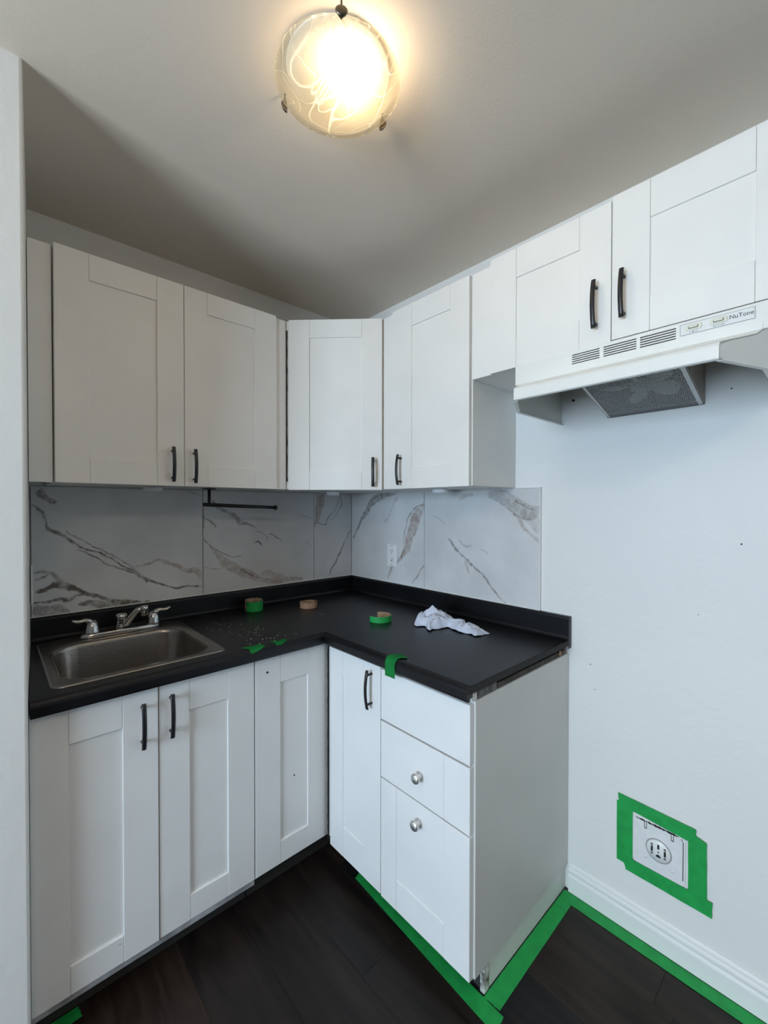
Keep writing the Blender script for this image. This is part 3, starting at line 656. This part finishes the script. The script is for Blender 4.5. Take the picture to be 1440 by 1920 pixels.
# fan housing, tilted grease filter, fan
def zfil(x): return 1.661+(-x-.010)*.30
fy0, fy1 = -1.628, -1.372
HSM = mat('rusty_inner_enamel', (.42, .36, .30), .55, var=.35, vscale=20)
for ya, yb in ((fy0-.003, fy0-.001), (fy1+.001, fy1+.003)):
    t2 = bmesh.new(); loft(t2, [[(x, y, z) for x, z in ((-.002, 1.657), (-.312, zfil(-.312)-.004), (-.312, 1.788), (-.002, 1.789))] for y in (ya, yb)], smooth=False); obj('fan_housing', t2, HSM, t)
bm = bmesh.new(); box(bm, -.313, -.004, fy0+.001, fy1-.001, 1.782, 1.7885); box(bm, -.006, -.004, fy0, fy1, 1.67, 1.782); obj('fan_cavity', bm, mat('cavity_shade', (.03, .03, .03), .7), t)  # near-black lining colour paints the shade of the void behind the fan
ALF = mat('aluminium_frame', (.62, .62, .61), .4, metal=.3)
for ya, yb in ((fy0, fy0+.011), (fy1-.007, fy1)):
    t2 = bmesh.new(); loft(t2, [[(x, y, zfil(x)+h) for x, h in ((-.006, -.004), (-.312, -.004), (-.312, .004), (-.006, .004))] for y in (ya, yb)], smooth=False); ff = obj('filter_frame', t2, ALF, t)
bm = bmesh.new(); loft(bm, [[(x, y, zfil(x)-.004+h) for x, h in ((-.005, 0), (-.013, 0), (-.013, .006), (-.005, .006))] for y in (fy0-.002, fy1+.002)], smooth=False)
obj('rear_rail', bm, mat('grimy_steel', (.15, .145, .14), .6, metal=.3), t)
# expanded aluminium mesh: pierced sheet
mm = bpy.data.materials.new('expanded_metal_mesh'); mm.use_nodes = True; nt = mm.node_tree; N = nt.nodes; L = nt.links
p = N['Principled BSDF']; p.inputs['Base Color'].default_value = (.42, .42, .41, 1); p.inputs['Metallic'].default_value = .2; p.inputs['Roughness'].default_value = .5
g = N.new('ShaderNodeNewGeometry'); rt = N.new('ShaderNodeMapping'); rt.inputs['Rotation'].default_value = (0, 0, radians(45)); rt.inputs['Scale'].default_value = (210, 330, 0)
mp0 = N.new('ShaderNodeMapping'); mp0.inputs['Rotation'].default_value = (0, 0, radians(38)); mp0.inputs['Scale'].default_value = (1, 1, 0)
vo = N.new('ShaderNodeTexVoronoi'); vo.voronoi_dimensions = '2D'; vo.inputs['Scale'].default_value = 150; vo.inputs['Randomness'].default_value = .25; vo.feature = 'DISTANCE_TO_EDGE'
L.new(g.outputs['Position'], mp0.inputs[0]); L.new(mp0.outputs[0], vo.inputs['Vector'])
gt = N.new('ShaderNodeMath'); gt.operation = 'GREATER_THAN'; gt.inputs[1].default_value = .16; L.new(vo.outputs['Distance'], gt.inputs[0])
tr = N.new('ShaderNodeBsdfTransparent'); ms = N.new('ShaderNodeMixShader'); L.new(gt.outputs[0], ms.inputs[0]); L.new(p.outputs[0], ms.inputs[1]); L.new(tr.outputs[0], ms.inputs[2])
L.new(ms.outputs[0], N['Material Output'].inputs[0])
bm = bmesh.new(); loft(bm, [[(x, y, zfil(x)+h) for x, h in ((-.012, -.0004), (-.312, -.0004), (-.312, .0004), (-.012, .0004))] for y in (fy0+.011, fy1-.007)], smooth=False)
obj('filter_mesh', bm, mm, ff)
FANM = mat('fan_enamel', (.80, .80, .77), .5)
cx, cy = -.124, -1.503
bm = bmesh.new(); lathe(bm, [(.0001, -.016), (.012, -.016), (.026, -.012), (.030, -.004), (.030, .004), (.0001, .006)], cx, cy, 0, 28)
bmesh.ops.transform(bm, matrix=Matrix.Rotation(0, 4, 'Z'), verts=bm.verts[:])
for v in bm.verts: v.co.z += zfil(v.co.x)+.022
fan = obj('fan_hub', bm, FANM, t)
for k in range(5):
    a0 = radians(20+72*k); bm = bmesh.new(); rings = []
    for i in range(9):
        r = .022+.078*i/8; hw = [.30, .36, .40, .42, .42, .40, .36, .28, .14][i]*1.05
        row = []
        for j in range(5):
            a = a0+hw*(j/2-1)*.85; row.append((cx+r*cos(a), cy+r*sin(a), -.006*(j/2-1)))
        rings.append([(x, y, z+zfil(x)+.0226) for x, y, z in row]+[(x, y, z+zfil(x)+.0214) for x, y, z in row[::-1]])
    loft(bm, rings); obj('fan_blade', bm, FANM, t)
bm = bmesh.new()
for yv in (-1.24, -1.30): pass
lathe(bm, [(.0001, -.006), (.004, -.005), (.004, 0), (.0001, 0)], 0, 0, 0, 10, 'x')
for v in bm.verts: v.co += Vector((-.002, -1.255, 1.735))
obj('screw', bm, DARK, t)

# ------------------------------------------------------------------ ceiling lamp
LX, LY, ZR = -.906, -1.098, 2.345
t = thing('ceiling_lamp', 'lit round ceiling lamp with swirled frosted glass bowl and bronze clips', 'ceiling lamp', (LX, LY, H))
bm = bmesh.new(); lathe(bm, [(.0001, -.001), (.118, -.001), (.119, -.004), (.116, -.007), (.0001, -.008)], LX, LY, H, 40); obj('ceiling_pan', bm, PLASTIC, t)
gm = bpy.data.materials.new('swirled_alabaster_glass'); gm.use_nodes = True; nt = gm.node_tree; N = nt.nodes; L = nt.links
for n in list(N):
    if n.type == 'BSDF_PRINCIPLED': N.remove(n)
g = N.new('ShaderNodeNewGeometry')
sb = N.new('ShaderNodeVectorMath'); sb.operation = 'SUBTRACT'; L.new(g.outputs['Position'], sb.inputs[0]); sb.inputs[1].default_value = (LX, LY, 2.2)
streak = None
for i, (rz, sc, dist, thr) in enumerate(((20, 5, 1.0, .008), (75, 9, 1.2, .008), (130, 6, .9, .007), (100, 12, .9, .008), (160, 10, .7, .007))):
    mp = N.new('ShaderNodeMapping'); mp.inputs['Rotation'].default_value = (0, 0, radians(rz)); mp.inputs['Scale'].default_value = (1, .45, .6); mp.inputs['Location'].default_value = (i*3.1, i*1.7, 0)
    n = N.new('ShaderNodeTexNoise'); n.inputs['Scale'].default_value = sc; n.inputs['Detail'].default_value = .6; n.inputs['Distortion'].default_value = dist
    L.new(sb.outputs[0], mp.inputs[0]); L.new(mp.outputs[0], n.inputs['Vector'])
    a = N.new('ShaderNodeMath'); a.operation = 'SUBTRACT'; L.new(n.outputs['Fac'], a.inputs[0]); a.inputs[1].default_value = .5
    b = N.new('ShaderNodeMath'); b.operation = 'ABSOLUTE'; L.new(a.outputs[0], b.inputs[0])
    c = N.new('ShaderNodeMapRange'); L.new(b.outputs[0], c.inputs[0]); c.inputs[1].default_value = thr; c.inputs[2].default_value = 0; c.inputs[3].default_value = 0; c.inputs[4].default_value = 1
    if streak is None: streak = c.outputs[0]
    else:
        m_ = N.new('ShaderNodeMath'); m_.operation = 'MAXIMUM'; L.new(streak, m_.inputs[0]); L.new(c.outputs[0], m_.inputs[1]); streak = m_.outputs[0]
colr = N.new('ShaderNodeMix'); colr.data_type = 'RGBA'; L.new(streak, colr.inputs[0]); colr.inputs[6].default_value = (.42, .39, .30, 1); colr.inputs[7].default_value = (.62, .60, .54, 1)
tl = N.new('ShaderNodeBsdfTranslucent'); df = N.new('ShaderNodeBsdfDiffuse'); L.new(colr.outputs[2], tl.inputs[0]); L.new(colr.outputs[2], df.inputs[0])
m1 = N.new('ShaderNodeMixShader'); m1.inputs[0].default_value = .45; L.new(tl.outputs[0], m1.inputs[1]); L.new(df.outputs[0], m1.inputs[2])
gl = N.new('ShaderNodeBsdfGlossy'); gl.inputs['Roughness'].default_value = .12
m2 = N.new('ShaderNodeMixShader'); m2.inputs[0].default_value = .05; L.new(m1.outputs[0], m2.inputs[1]); L.new(gl.outputs[0], m2.inputs[2])
tp = N.new('ShaderNodeBsdfTransparent'); tp.inputs[0].default_value = (1, .96, .86, 1)
fac = N.new('ShaderNodeMapRange'); L.new(streak, fac.inputs[0]); fac.inputs[3].default_value = .55; fac.inputs[4].default_value = .12
m3 = N.new('ShaderNodeMixShader'); L.new(fac.outputs[0], m3.inputs[0]); L.new(m2.outputs[0], m3.inputs[1]); L.new(tp.outputs[0], m3.inputs[2])
L.new(m3.outputs[0], N['Material Output'].inputs[0])
bm = bmesh.new()
lathe_pr = [(.1440, .004), (.1450, .001), (.1430, -.002), (.134, -.004), (.126, -.007), (.118, -.0125), (.106, -.024), (.090, -.036), (.070, -.046), (.048, -.0525), (.024, -.056), (.001, -.057)]
rings = [[(LX+r*cos(2*pi*i/64), LY+r*sin(2*pi*i/64), ZR+h) for i in range(64)] for r, h in lathe_pr]
loft(bm, rings, caps=False); bm.verts.ensure_lookup_table(); bm.faces.new(bm.verts[-64:])
for f in bm.faces: f.smooth = True
obj('glass_bowl', bm, gm, t)
for ang in (-124, 115, 4):
    a = radians(ang); bm = bmesh.new(); rad = Vector((cos(a), sin(a), 0))
    P = lambda r, z: (LX+rad.x*r, LY+rad.y*r, z)
    tube(bm, [P(.1485, H-.002), P(.1490, ZR+.020), P(.1490, ZR+.008)], .0022, 8)
    tn = Vector((-rad.y, rad.x, 0)); rings = []
    for k_ in range(9):        # domed oval plate hugging the outside of the rim
        v_ = k_/8; zz = ZR-.009+.024*v_; hw = .0125*math.sqrt(max(.02, 1-(2*v_-1)**2)); out_ = .1465+.004*math.sqrt(max(0, 1-(2*v_-1)**2))
        ring_ = []
        for q_ in range(12):
            a_ = 2*pi*q_/12; ring_.append((LX+rad.x*(out_+.0028*cos(a_))+tn.x*hw*sin(a_), LY+rad.y*(out_+.0028*cos(a_))+tn.y*hw*sin(a_), zz))
        rings.append(ring_)
    loft(bm, rings)
    obj('rim_clip', bm, BRONZE, t)
em = bpy.data.materials.new('lit_bulb'); em.use_nodes = True; p = em.node_tree.nodes['Principled BSDF']
p.inputs['Base Color'].default_value = (1, .95, .85, 1); p.inputs['Emission Color'].default_value = (1, .76, .48, 1); p.inputs['Emission Strength'].default_value = 60
bx, by, bz = LX+.006, LY-.045, ZR-.010
bm = bmesh.new(); bmesh.ops.create_uvsphere(bm, u_segments=24, v_segments=14, radius=.026)
for v in bm.verts:
    w_ = v.co.x*.68+v.co.y*.74; v.co = v.co+Vector((.68, .74, 0))*w_*.7 + Vector((bx, by, bz))
for f in bm.faces: f.smooth = True
bulb = obj('bulb', bm, em, t)
bm = bmesh.new(); lathe(bm, [(.0001, .020), (.014, .020), (.016, .024), (.016, .0360), (.0001, .0365)], bx, by, bz, 20); obj('bulb_socket', bm, PLASTIC, t)

# ------------------------------------------------------------------ under-cabinet lights and holder
for (x, y, lab) in ((-1.062, -.15, 'round white puck light under the sink wall cabinet'), (-.268, -.19, 'round white puck light under the diagonal corner cabinet'), (-.15, -.774, 'round white puck light under the single-door cabinet by the hood')):
    bm = bmesh.new(); zz = UB+.0005
    lathe(bm, [(.0001, 0), (.030, 0), (.0325, -.003), (.0325, -.011), (.030, -.016), (.022, -.0185), (.0001, -.020)], x, y, zz, 32)
    tag(obj('puck_light', bm, PUCK), lab, 'light')
t = thing('paper_towel_holder', 'black metal paper towel bar hanging under the sink wall cabinet', 'towel holder', (-.72, -.15, UB))
bm = bmesh.new(); box(bm, -.875, -.835, -.175, -.125, UB-.0035, UB+.0005, .001); obj('mounting_plate', bm, BLACK, t)
bm = bmesh.new(); tube(bm, [(-.855, -.15, UB-.003), (-.855, -.15, 1.378), (-.853, -.15, 1.368)], .0062, 14); obj('drop_post', bm, BLACK, t)
bm = bmesh.new(); tube(bm, [(-.880, -.15, 1.3705), (-.56, -.15, 1.358)], .0075, 16); obj('bar', bm, BLACK, t)
bm = bmesh.new(); tube(bm, [(-.562, -.15, 1.358), (-.558, -.15, 1.3578), (-.553, -.15, 1.3576)], [.0105, .0115, .010], 18); obj('end_knob', bm, BLACK, t)

# ------------------------------------------------------------------ wall outlet on the tiles
t = thing('wall_outlet', 'white two-socket outlet on the marble tiles', 'outlet', (-.0085, -.345, 1.058))
ya, yb, za, zb = -.381, -.309, 1.059, 1.172
pl = obj('cover_plate', B((-.0135, -.0086, ya, yb, za, zb), bev=.0015), PLASTIC, t)
bm = bmesh.new(); yc = (ya+yb)/2; zc = (za+zb)/2
box(bm, -.0155, -.0134, yc-.0165, yc+.0165, zc-.034, zc+.034, .001); rc = obj('receptacle_face', bm, PLASTIC, t)
bm = bmesh.new()
for s in (1, -1):
    z0 = zc+s*.019
    for dy in (-.0065, .0065): box(bm, -.0157, -.0153, yc+dy-.0013, yc+dy+.0013, z0-.004+.003, z0+.004+.003)
    box(bm, -.0157, -.0153, yc-.0024, yc+.0024, z0-.009, z0-.0045)
    box(bm, -.0157, -.0153, yc-.011, yc+.011, z0+s*.0095-.0006, z0+s*.0095+.0006)
stuff(obj('socket_slots', bm, DARK, rc))
for s in (1, -1):
    bm = bmesh.new(); lathe(bm, [(.0001, -.0005), (.0030, -.0003), (.0030, .001), (.0001, .001)], -.0136, yc, zc+s*.048, 12, 'x'); obj('screw', bm, mat('screw_metal', (.12, .12, .12), .5, metal=.5), pl)
# switch plate at the edge of the return wall
bm = bmesh.new(); yy = -.045
box(bm, -1.4145, -1.4085, yy-.035, yy+.035, 1.035, 1.165, .0012)
tag(obj('switch_plate', bm, PLASTIC), 'white plate on the narrow return wall left of the marble tiles', 'switch plate')

# ------------------------------------------------------------------ taped range outlet
t = thing('range_outlet', 'white painted range outlet plate with round socket, framed by tape', 'outlet', (-.001, -1.525, .235))
bm = bmesh.new(); loft(bm, [[(xx, y, z) for (y, z, _) in rrect(-1.5955+i, -1.4535-i, .2325+i, .3795-i, .010, 0, 5)] for xx, i in ((-.0006, 0), (-.0028, 0), (-.0036, .001))], smooth=False)
pl = obj('cover_plate', bm, OUTP, t)
bm = bmesh.new(); lathe(bm, [(.0345, -.0008), (.0355, -.0042), (.0340, -.0055), (.0325, -.0047), (.0315, -.0062), (.0001, -.0066)], 0, -1.526, .3035, 40, 'x')
rc = obj('round_receptacle', bm, PLASTIC, t)
bm = bmesh.new(); lathe(bm, [(.0330, -.0058), (.0345, -.0060), (.0352, -.0045), (.0330, -.0045)], 0, -1.526, .3035, 40, 'x'); obj('rim_groove', bm, mat('groove_shade_grey', (.35, .34, .35), .6), rc)  # added grey ring, shade of the groove put into its colour
yc, zc = -1.526, .3035
for ya_, za_, zb_ in ((yc, zc+.006, zc+.020), (yc-.0175, zc-.008, zc+.008), (yc+.0175, zc-.008, zc+.008)):
    obj('socket_slot', B((-.0070, -.0064, ya_-.0027, ya_+.0027, za_, zb_)), DARK, rc)
bm = bmesh.new(); loft(bm, [[(xx, yc+.0065*cos(a), zc-.019+.008*sin(a)) for a in [pi*i/10 for i in range(11)]] for xx in (-.0064, -.0070)], smooth=False); obj('socket_slot', bm, DARK, rc); bm = bmesh.new()
lathe(bm, [(.0022, -.0064), (.0022, -.0070), (.0001, -.0070)], 0, yc, zc-.003, 10, 'x')
obj('center_hole', bm, DARK, rc)
DG = mat('dull_grey', (.16, .16, .17), .5)
for dy in (-.0175, .0175):
    for dz in (-.0135, .0135):
        bm = bmesh.new(); lathe(bm, [(.0036, -.0064), (.0036, -.0072), (.0022, -.0072), (.0022, -.0066)], 0, yc+dy, zc+dz, 12, 'x'); obj('rivet', bm, DG, rc)
for (dy, dz) in ((.036, -.038), (-.036, -.042)):
    bm = bmesh.new(); lathe(bm, [(.0001, -.0050), (.0045, -.0046), (.0055, -.0034)], 0, yc+dy, zc+dz, 14, 'x'); obj('screw', bm, OUTP, pl)
for dy in (.036, -.036):
    bm = bmesh.new(); box(bm, -.0041, -.0034, yc+dy-.0035, yc+dy-.0020, zc+.050, zc+.0715); box(bm, -.0041, -.0034, yc+dy+.0020, yc+dy+.0035, zc+.050, zc+.0715); box(bm, -.0041, -.0034, yc+dy-.002, yc+dy+.002, zc+.050, zc+.0525); obj('mounting_slot', bm, DARK, pl)
bm = bmesh.new(); random.seed(3); prevw = 0     # torn paint crack along the plate's top and far edge
pts_ = [(-1.462-.0055*i, .3765-.0004*(i % 3)) for i in range(22)]
rings = []
for i, (y, z) in enumerate(pts_):
    w_ = .0010+.0026*random.random()*(1 if 2 < i < 20 else .3); rings.append([(-.0040, y, z+w_), (-.0040, y, z-w_), (-.0033, y, z-w_), (-.0033, y, z+w_)])
loft(bm, rings, smooth=False)
pts_ = [(-1.585-.0006*i, .3745-.002*i) for i in range(5)]+[(-1.5895, .366-.0055*i) for i in range(22)]
loft(bm, [[(-.0040, y+.001, z), (-.0040, y-.001, z), (-.0033, y-.001, z), (-.0033, y+.001, z)] for y, z in pts_], smooth=False)
obj('paint_crack', bm, DARK, pl)

# ------------------------------------------------------------------ painter's tape
def jag(a, b, n, amp, rnd):
    return [(a[0]+(b[0]-a[0])*i/n+rnd.uniform(-amp, amp)*(0 < i < n), a[1]+(b[1]-a[1])*i/n+rnd.uniform(-amp, amp)*(0 < i < n)) for i in range(n+1)]
def strip(poly, P, off, th, m, label, seed, group=None, torn=(1, 3), name='painters_tape'):
    """poly: 4 corners in plane coords; edges listed in torn get ragged"""
    rnd = random.Random(seed); out = []
    for i in range(4):
        a, b = poly[i], poly[(i+1) % 4]; out += (jag(a, b, 7, .0012, rnd) if i in torn else jag(a, b, 6, .0003, rnd))[:-1]
    bm = bmesh.new(); lo = [bm.verts.new(P(u, v, off)) for u, v in out]; hi = [bm.verts.new(P(u, v, off+th)) for u, v in out]
    bm.faces.new(lo[::-1]); bm.faces.new(hi); n = len(out)
    for i in range(n): bm.faces.new((lo[i], lo[(i+1) % n], hi[(i+1) % n], hi[i]))
    return tag(obj(name, bm, m), label, 'tape', group)
PW = lambda u, v, o: (-o, u, v)      # on the hood wall
PF = lambda u, v, o: (u, v, o)       # on the floor
G1 = 'tape strips framing the range outlet'
strip([(-1.408, .427), (-1.410, .402), (-1.621, .3785+.016), (-1.619, .4225)][::1] if 0 else [(-1.410, .4285), (-1.412, .3920), (-1.623, .3760), (-1.620, .4220)], PW, .0042, .0002, GREEN, 'green tape strip above the range outlet', 1, G1, torn=(0, 2))
strip([(-1.406, .4020), (-1.407, .2080), (-1.4545, .2080), (-1.4535, .4010)], PW, .0038, .0002, GREEN, 'green tape strip left of the range outlet', 2, G1)
strip([(-1.601, .4080), (-1.6025, .2000), (-1.648, .1950), (-1.646, .3960)], PW, .0046, .0002, GREEN, 'green tape strip right of the range outlet', 3, G1)
strip([(-1.425, .2330), (-1.434, .1900), (-1.660, .1880), (-1.661, .2340)], PW, .0050, .0002, GREEN, 'green tape strip below the range outlet', 4, G1, torn=(0, 2))
G2 = 'green tape masking the floor edge'
strip([(-.508, -.692), (-.536, -.700), (-.563, -1.310), (-.5125, -1.3020)], PF, .0004, .0003, GREEN, 'green floor tape along the front of the drawer cabinet', 5, G2, torn=(0, 2))
strip([(-.060, -1.2395), (-.512, -1.2395), (-.508, -1.288), (-.060, -1.283)], PF, .0008, .0003, GREEN, 'green floor tape along the end panel of the cabinet', 6, G2)
strip([(-.0155, -1.2400), (-.0600, -1.2400), (-.0615, -3.2), (-.0165, -3.2)], PF, .0012, .0003, GREEN, 'green floor tape along the baseboard', 7, G2)
strip([(-1.345, -.505), (-1.44, -.505), (-1.44, -.545), (-1.340, -.540)], PF, .0004, .0003, GREEN, 'scrap of green floor tape under the sink cabinet doors by the left wall', 8, G2)

# bits of tape on the counter edge
def patch(grid, m, label, seed, th=.00025):
    """grid rows of points (already in the world) -> thin sheet"""
    bm = bmesh.new(); rows = [[bm.verts.new(p) for p in r] for r in grid]
    for a, b in zip(rows, rows[1:]):
        for i in range(len(a)-1): f = bm.faces.new((a[i], a[i+1], b[i+1], b[i])); f.smooth = True
    ex = bmesh.ops.solidify(bm, geom=bm.faces[:], thickness=th)
    return tag(obj('tape_scrap', bm, m), label, 'tape', 'tape scraps on the counter edge')
EDGE = lambda d: (d, ZC+.0007) if d <= .598 else ((.598+(d-.598)*.9, ZC+.0030-.0002*(d-.598)/.012) if d < .612 else (.6112+min(d-.612, .006)*.1, ZC-.002-(d-.612)*1.0))
def on_edge_A(x, d):
    o, z = nose(d); return (x, -o, z)
def on_edge_B(y, d):
    o, z = nose(d); return (-o, y, z)
NP = [(.50, ZC+.0008), (.585, ZC+.0008), (.593, ZC+.0026), (.600, ZC+.0022), (.605, ZC-.001), (.6095, ZC-.007), (.6112, ZC-.014), (.6112, ZC-.034), (.6112, ZC-.070)]
def nose(d):
    acc = .50
    for a, b in zip(NP, NP[1:]):
        l = math.hypot(b[0]-a[0], b[1]-a[1])
        if d <= acc+l: k = (d-acc)/l; return (a[0]+(b[0]-a[0])*k, a[1]+(b[1]-a[1])*k)
        acc += l
    return NP[-1]
random.seed(11)
def scrapA(x0, x1, d0, d1, label, sk):
    g = []
    for j in range(8):
        r = []
        for i in range(8):
            u, v = i/7, j/7; x = x0+(x1-x0)*u+sk*v; d = d0+(d1-d0)*(v*(1-.45*u)) + .006*sin(u*3)
            x += (random.uniform(-.002, .002) if i in (0, 7) else 0); d += (random.uniform(-.002, .002) if j in (0, 7) else 0)
            q_ = on_edge_A(x, d); r.append((q_[0], q_[1], q_[2]+.0015*(1+sin(u*7+v*4))*(v < .9)*.5))
        g.append(r)
    return patch(g, GREEN, label, 1)
scrapA(-.905, -.846, .562, .618, 'torn green tape scrap on the counter edge right of the sink', .012)
scrapA(-.806, -.752, .566, .610, 'smaller green tape scrap nearer the inside corner of the counter', .004)
g = []
for j in range(14):
    r = []
    for i in range(7):
        u, v = i/6, j/13; y = -.950-.037*u+.020*max(0, .4-v)*0; d = .520+.138*v
        y = -.943-.044*u-.012*max(0, .38-v)/.38; d = .556+.010*u*(v < .3)+.107*v
        y += random.uniform(-.0008, .0008); q_ = on_edge_B(y, d)
        lift = .003*sin(min(1, v/.4)*pi)
        off_ = .0008+.0012*random.random()*(v > .6)
        r.append((q_[0]-off_, q_[1], q_[2]+lift+.0008))
    g.append(r)
patch(g, GREEN, 'green tape piece folded down over the front counter edge above the drawers', 2)

# rolls of tape
def roll(x, y, r0, r1, h, label, green_from=None, tan=True, thick=0):
    t = thing('tape_roll', label, 'tape roll', (x, y, ZC+.0006), 'rolls of tape on the counter'); z = ZC+.0006
    bm = bmesh.new(); lathe(bm, [(r0, 0), (r1-.004, 0), (r1-.004, h), (r0, h), (r0, 0)], x, y, z, 40, smooth=False)
    obj('cardboard_core', bm, CARD, t)
    return t, z
def arcband(x, y, ra, rb, a0, a1, z0, z1, n=40):
    bm = bmesh.new(); rings = []
    for i in range(n+1):
        a = radians(a0+(a1-a0)*i/n); c_, s_ = cos(a), sin(a)
        rings.append([(x+ra*c_, y+ra*s_, z0), (x+rb*c_, y+rb*s_, z0), (x+rb*c_, y+rb*s_, z1), (x+ra*c_, y+ra*s_, z1)])
    loft(bm, rings, smooth=False); return bm
SIDE = mat('tape_roll_side', (.34, .27, .20), .8, var=.85, vscale=110, col2=(.03, .03, .02))
x, y = -.640, -.100
t, z = roll(x, y, .012, .036, .048, 'tall tape roll half wrapped in green, standing near the sink')
obj('wound_tape', arcband(x, y, .030, .0385, 0, 359.9, z, z+.048), [SIDE], t)
obj('green_tape_end', arcband(x, y, .0386, .0392, -165, -20, z+.0002, z+.043), GREEN, t)
x, y = -.425, -.215
t, z = roll(x, y, .026, .038, .026, 'flat tan cardboard tape roll between two green ones')
obj('wound_tape', arcband(x, y, .034, .0395, 0, 359.9, z, z+.026), [mat('tan_tape', (.50, .29, .19), .7, var=.3, vscale=90)], t)
bm = arcband(x, y, .030, .036, -70, -30, z+.0262, z+.0266, 8); obj('printed_mark', bm, DARK, t)
bm = arcband(x, y, .030, .036, 60, 120, z+.0262, z+.0266, 8); obj('printed_mark', bm, DARK, t)
x, y = -.335, -.612
t = thing('tape_roll', 'open ring of green tape with part of its core missing, near the cloth', 'tape roll', (x, y, ZC+.0006), 'rolls of tape on the counter')
z = ZC+.0006; RR = .047
obj('cardboard_core', arcband(x, y, RR-.0035, RR-.001, -192, 62, z, z+.024), CARD, t)
obj('green_tape', arcband(x, y, RR-.0009, RR, -194, 60, z, z+.024), GREEN, t)

# crumpled cloth
def rag():
    bm = bmesh.new(); c0 = Vector((-.262, -.735, 0)); c1 = Vector((-.172, -1.022, 0)); ax = (c1-c0); Ln = ax.length; ax.normalize(); nx = Vector((-ax.y, ax.x, 0))
    nu, nv = 96, 60; top = []
    for i in range(nu+1):
        u = i/nu; row = []
        wd_ = (.030+.055*math.exp(-((u-.30)/.20)**2)+.012*sin(u*9+1)+.010*sin(u*23)) * (min(1, (u+.02)/.08)**.5) * (min(1, (1.03-u)/.15)**.6)
        cen = .010*sin(u*5)+.006*sin(u*13+1)+(.022 if u < .5 else .022*(1-u)*2)
        for j in range(nv+1):
            v = j/nv*2-1
            p = c0+ax*(u*Ln)+nx*(cen+v*wd_*(1+.15*sin(u*31+v*2)))
            e = max(0, 1-abs(v)**2.4); eu = min(1, u/.06)*min(1, (1-u)/.07)
            warp = Vector((noise.noise(p*16+Vector((3, 1, 0))), noise.noise(p*16+Vector((9, 4, 2))), 0))*.05
            n1 = 1-abs(noise.noise((p+warp)*20))*2.4; n2 = 1-abs(noise.noise((p+warp*1.5)*48+Vector((5, 5, 5))))*2.2
            hgt = (.006+.026*(1-u)**.6+.014*math.exp(-((u-.28)/.16)**2)+.010*math.exp(-((u-.72)/.12)**2))
            z_ = .001+e*eu*hgt*(.58+.50*n1+.26*n2)+.004*abs(v)**6*(noise.noise(p*40)+.5)*eu
            q_ = p+nx*(.010*noise.noise(p*30+Vector((0, 0, 7))))+ax*(.008*noise.noise(p*34+Vector((0, 5, 7))))
            row.append((q_.x, q_.y, ZC+.0008+max(.0006, z_)))
        top.append(row)
    # peaked corner standing up near the left end
    for i in range(nu+1):
        for j in range(nv+1):
            x_, y_, z_ = top[i][j]; dd = math.hypot(x_+.222, y_+.790)
            if dd < .035: top[i][j] = (x_+.008*(1-dd/.035), y_, z_+.022*(1-dd/.035)**1.4)
    vs = [[bm.verts.new(p) for p in r] for r in top]
    for a, b in zip(vs, vs[1:]):
        for i in range(nv): f = bm.faces.new((a[i], a[i+1], b[i+1], b[i])); f.smooth = True
    lo = [[bm.verts.new((p[0], p[1], ZC+.0009)) for p in r] for r in (top[0], top[-1])]
    return bm
m = mat('cotton_rag', (.64, .68, .80), .9, bump=.5, bscale=900, bdist=.0006, var=.12, vscale=30)
bm = rag(); bmesh.ops.delete(bm, geom=[v for v in bm.verts if not v.link_faces], context='VERTS')
o = obj('rag', bm, m); tag(o, 'crumpled pale blue-white cloth rag lying on the black counter', 'cloth')
md = o.modifiers.new('thickness', 'SOLIDIFY'); md.thickness = .0008; md.offset = 1

# paint flakes scattered on counter and floor
bm = bmesh.new(); random.seed(21)
def flake(x, y, z, r):
    a0 = random.random()*6; ring = [(x+r*(1+.5*random.random())*cos(a0+a), y+r*.7*(1+.5*random.random())*sin(a0+a)) for a in (0, 1.2, 2.4, 3.6, 5)]
    prism(bm, ring, z, z+.0006)
for _ in range(34):
    flake(random.gauss(-.80, .05), random.gauss(-.50, .07) if random.random() < .6 else random.uniform(-.56, -.25), ZC+.0012, random.uniform(.0006, .0018))
for _ in range(10): flake(random.uniform(-.93, -.68), random.uniform(-.4, -.15), ZC+.0012, random.uniform(.0006, .0014))
for _ in range(6): flake(random.gauss(-.62, .03), random.gauss(-.54, .03), ZC+.0012, random.uniform(.0006, .0014))
flake(-.458, -.372, ZC+.0012, .0025)
bm2 = obj('paint_flakes', bm, CHIP); bm2['kind'] = 'stuff'; tag(bm2, 'white paint flakes scattered on the black counter', 'debris')
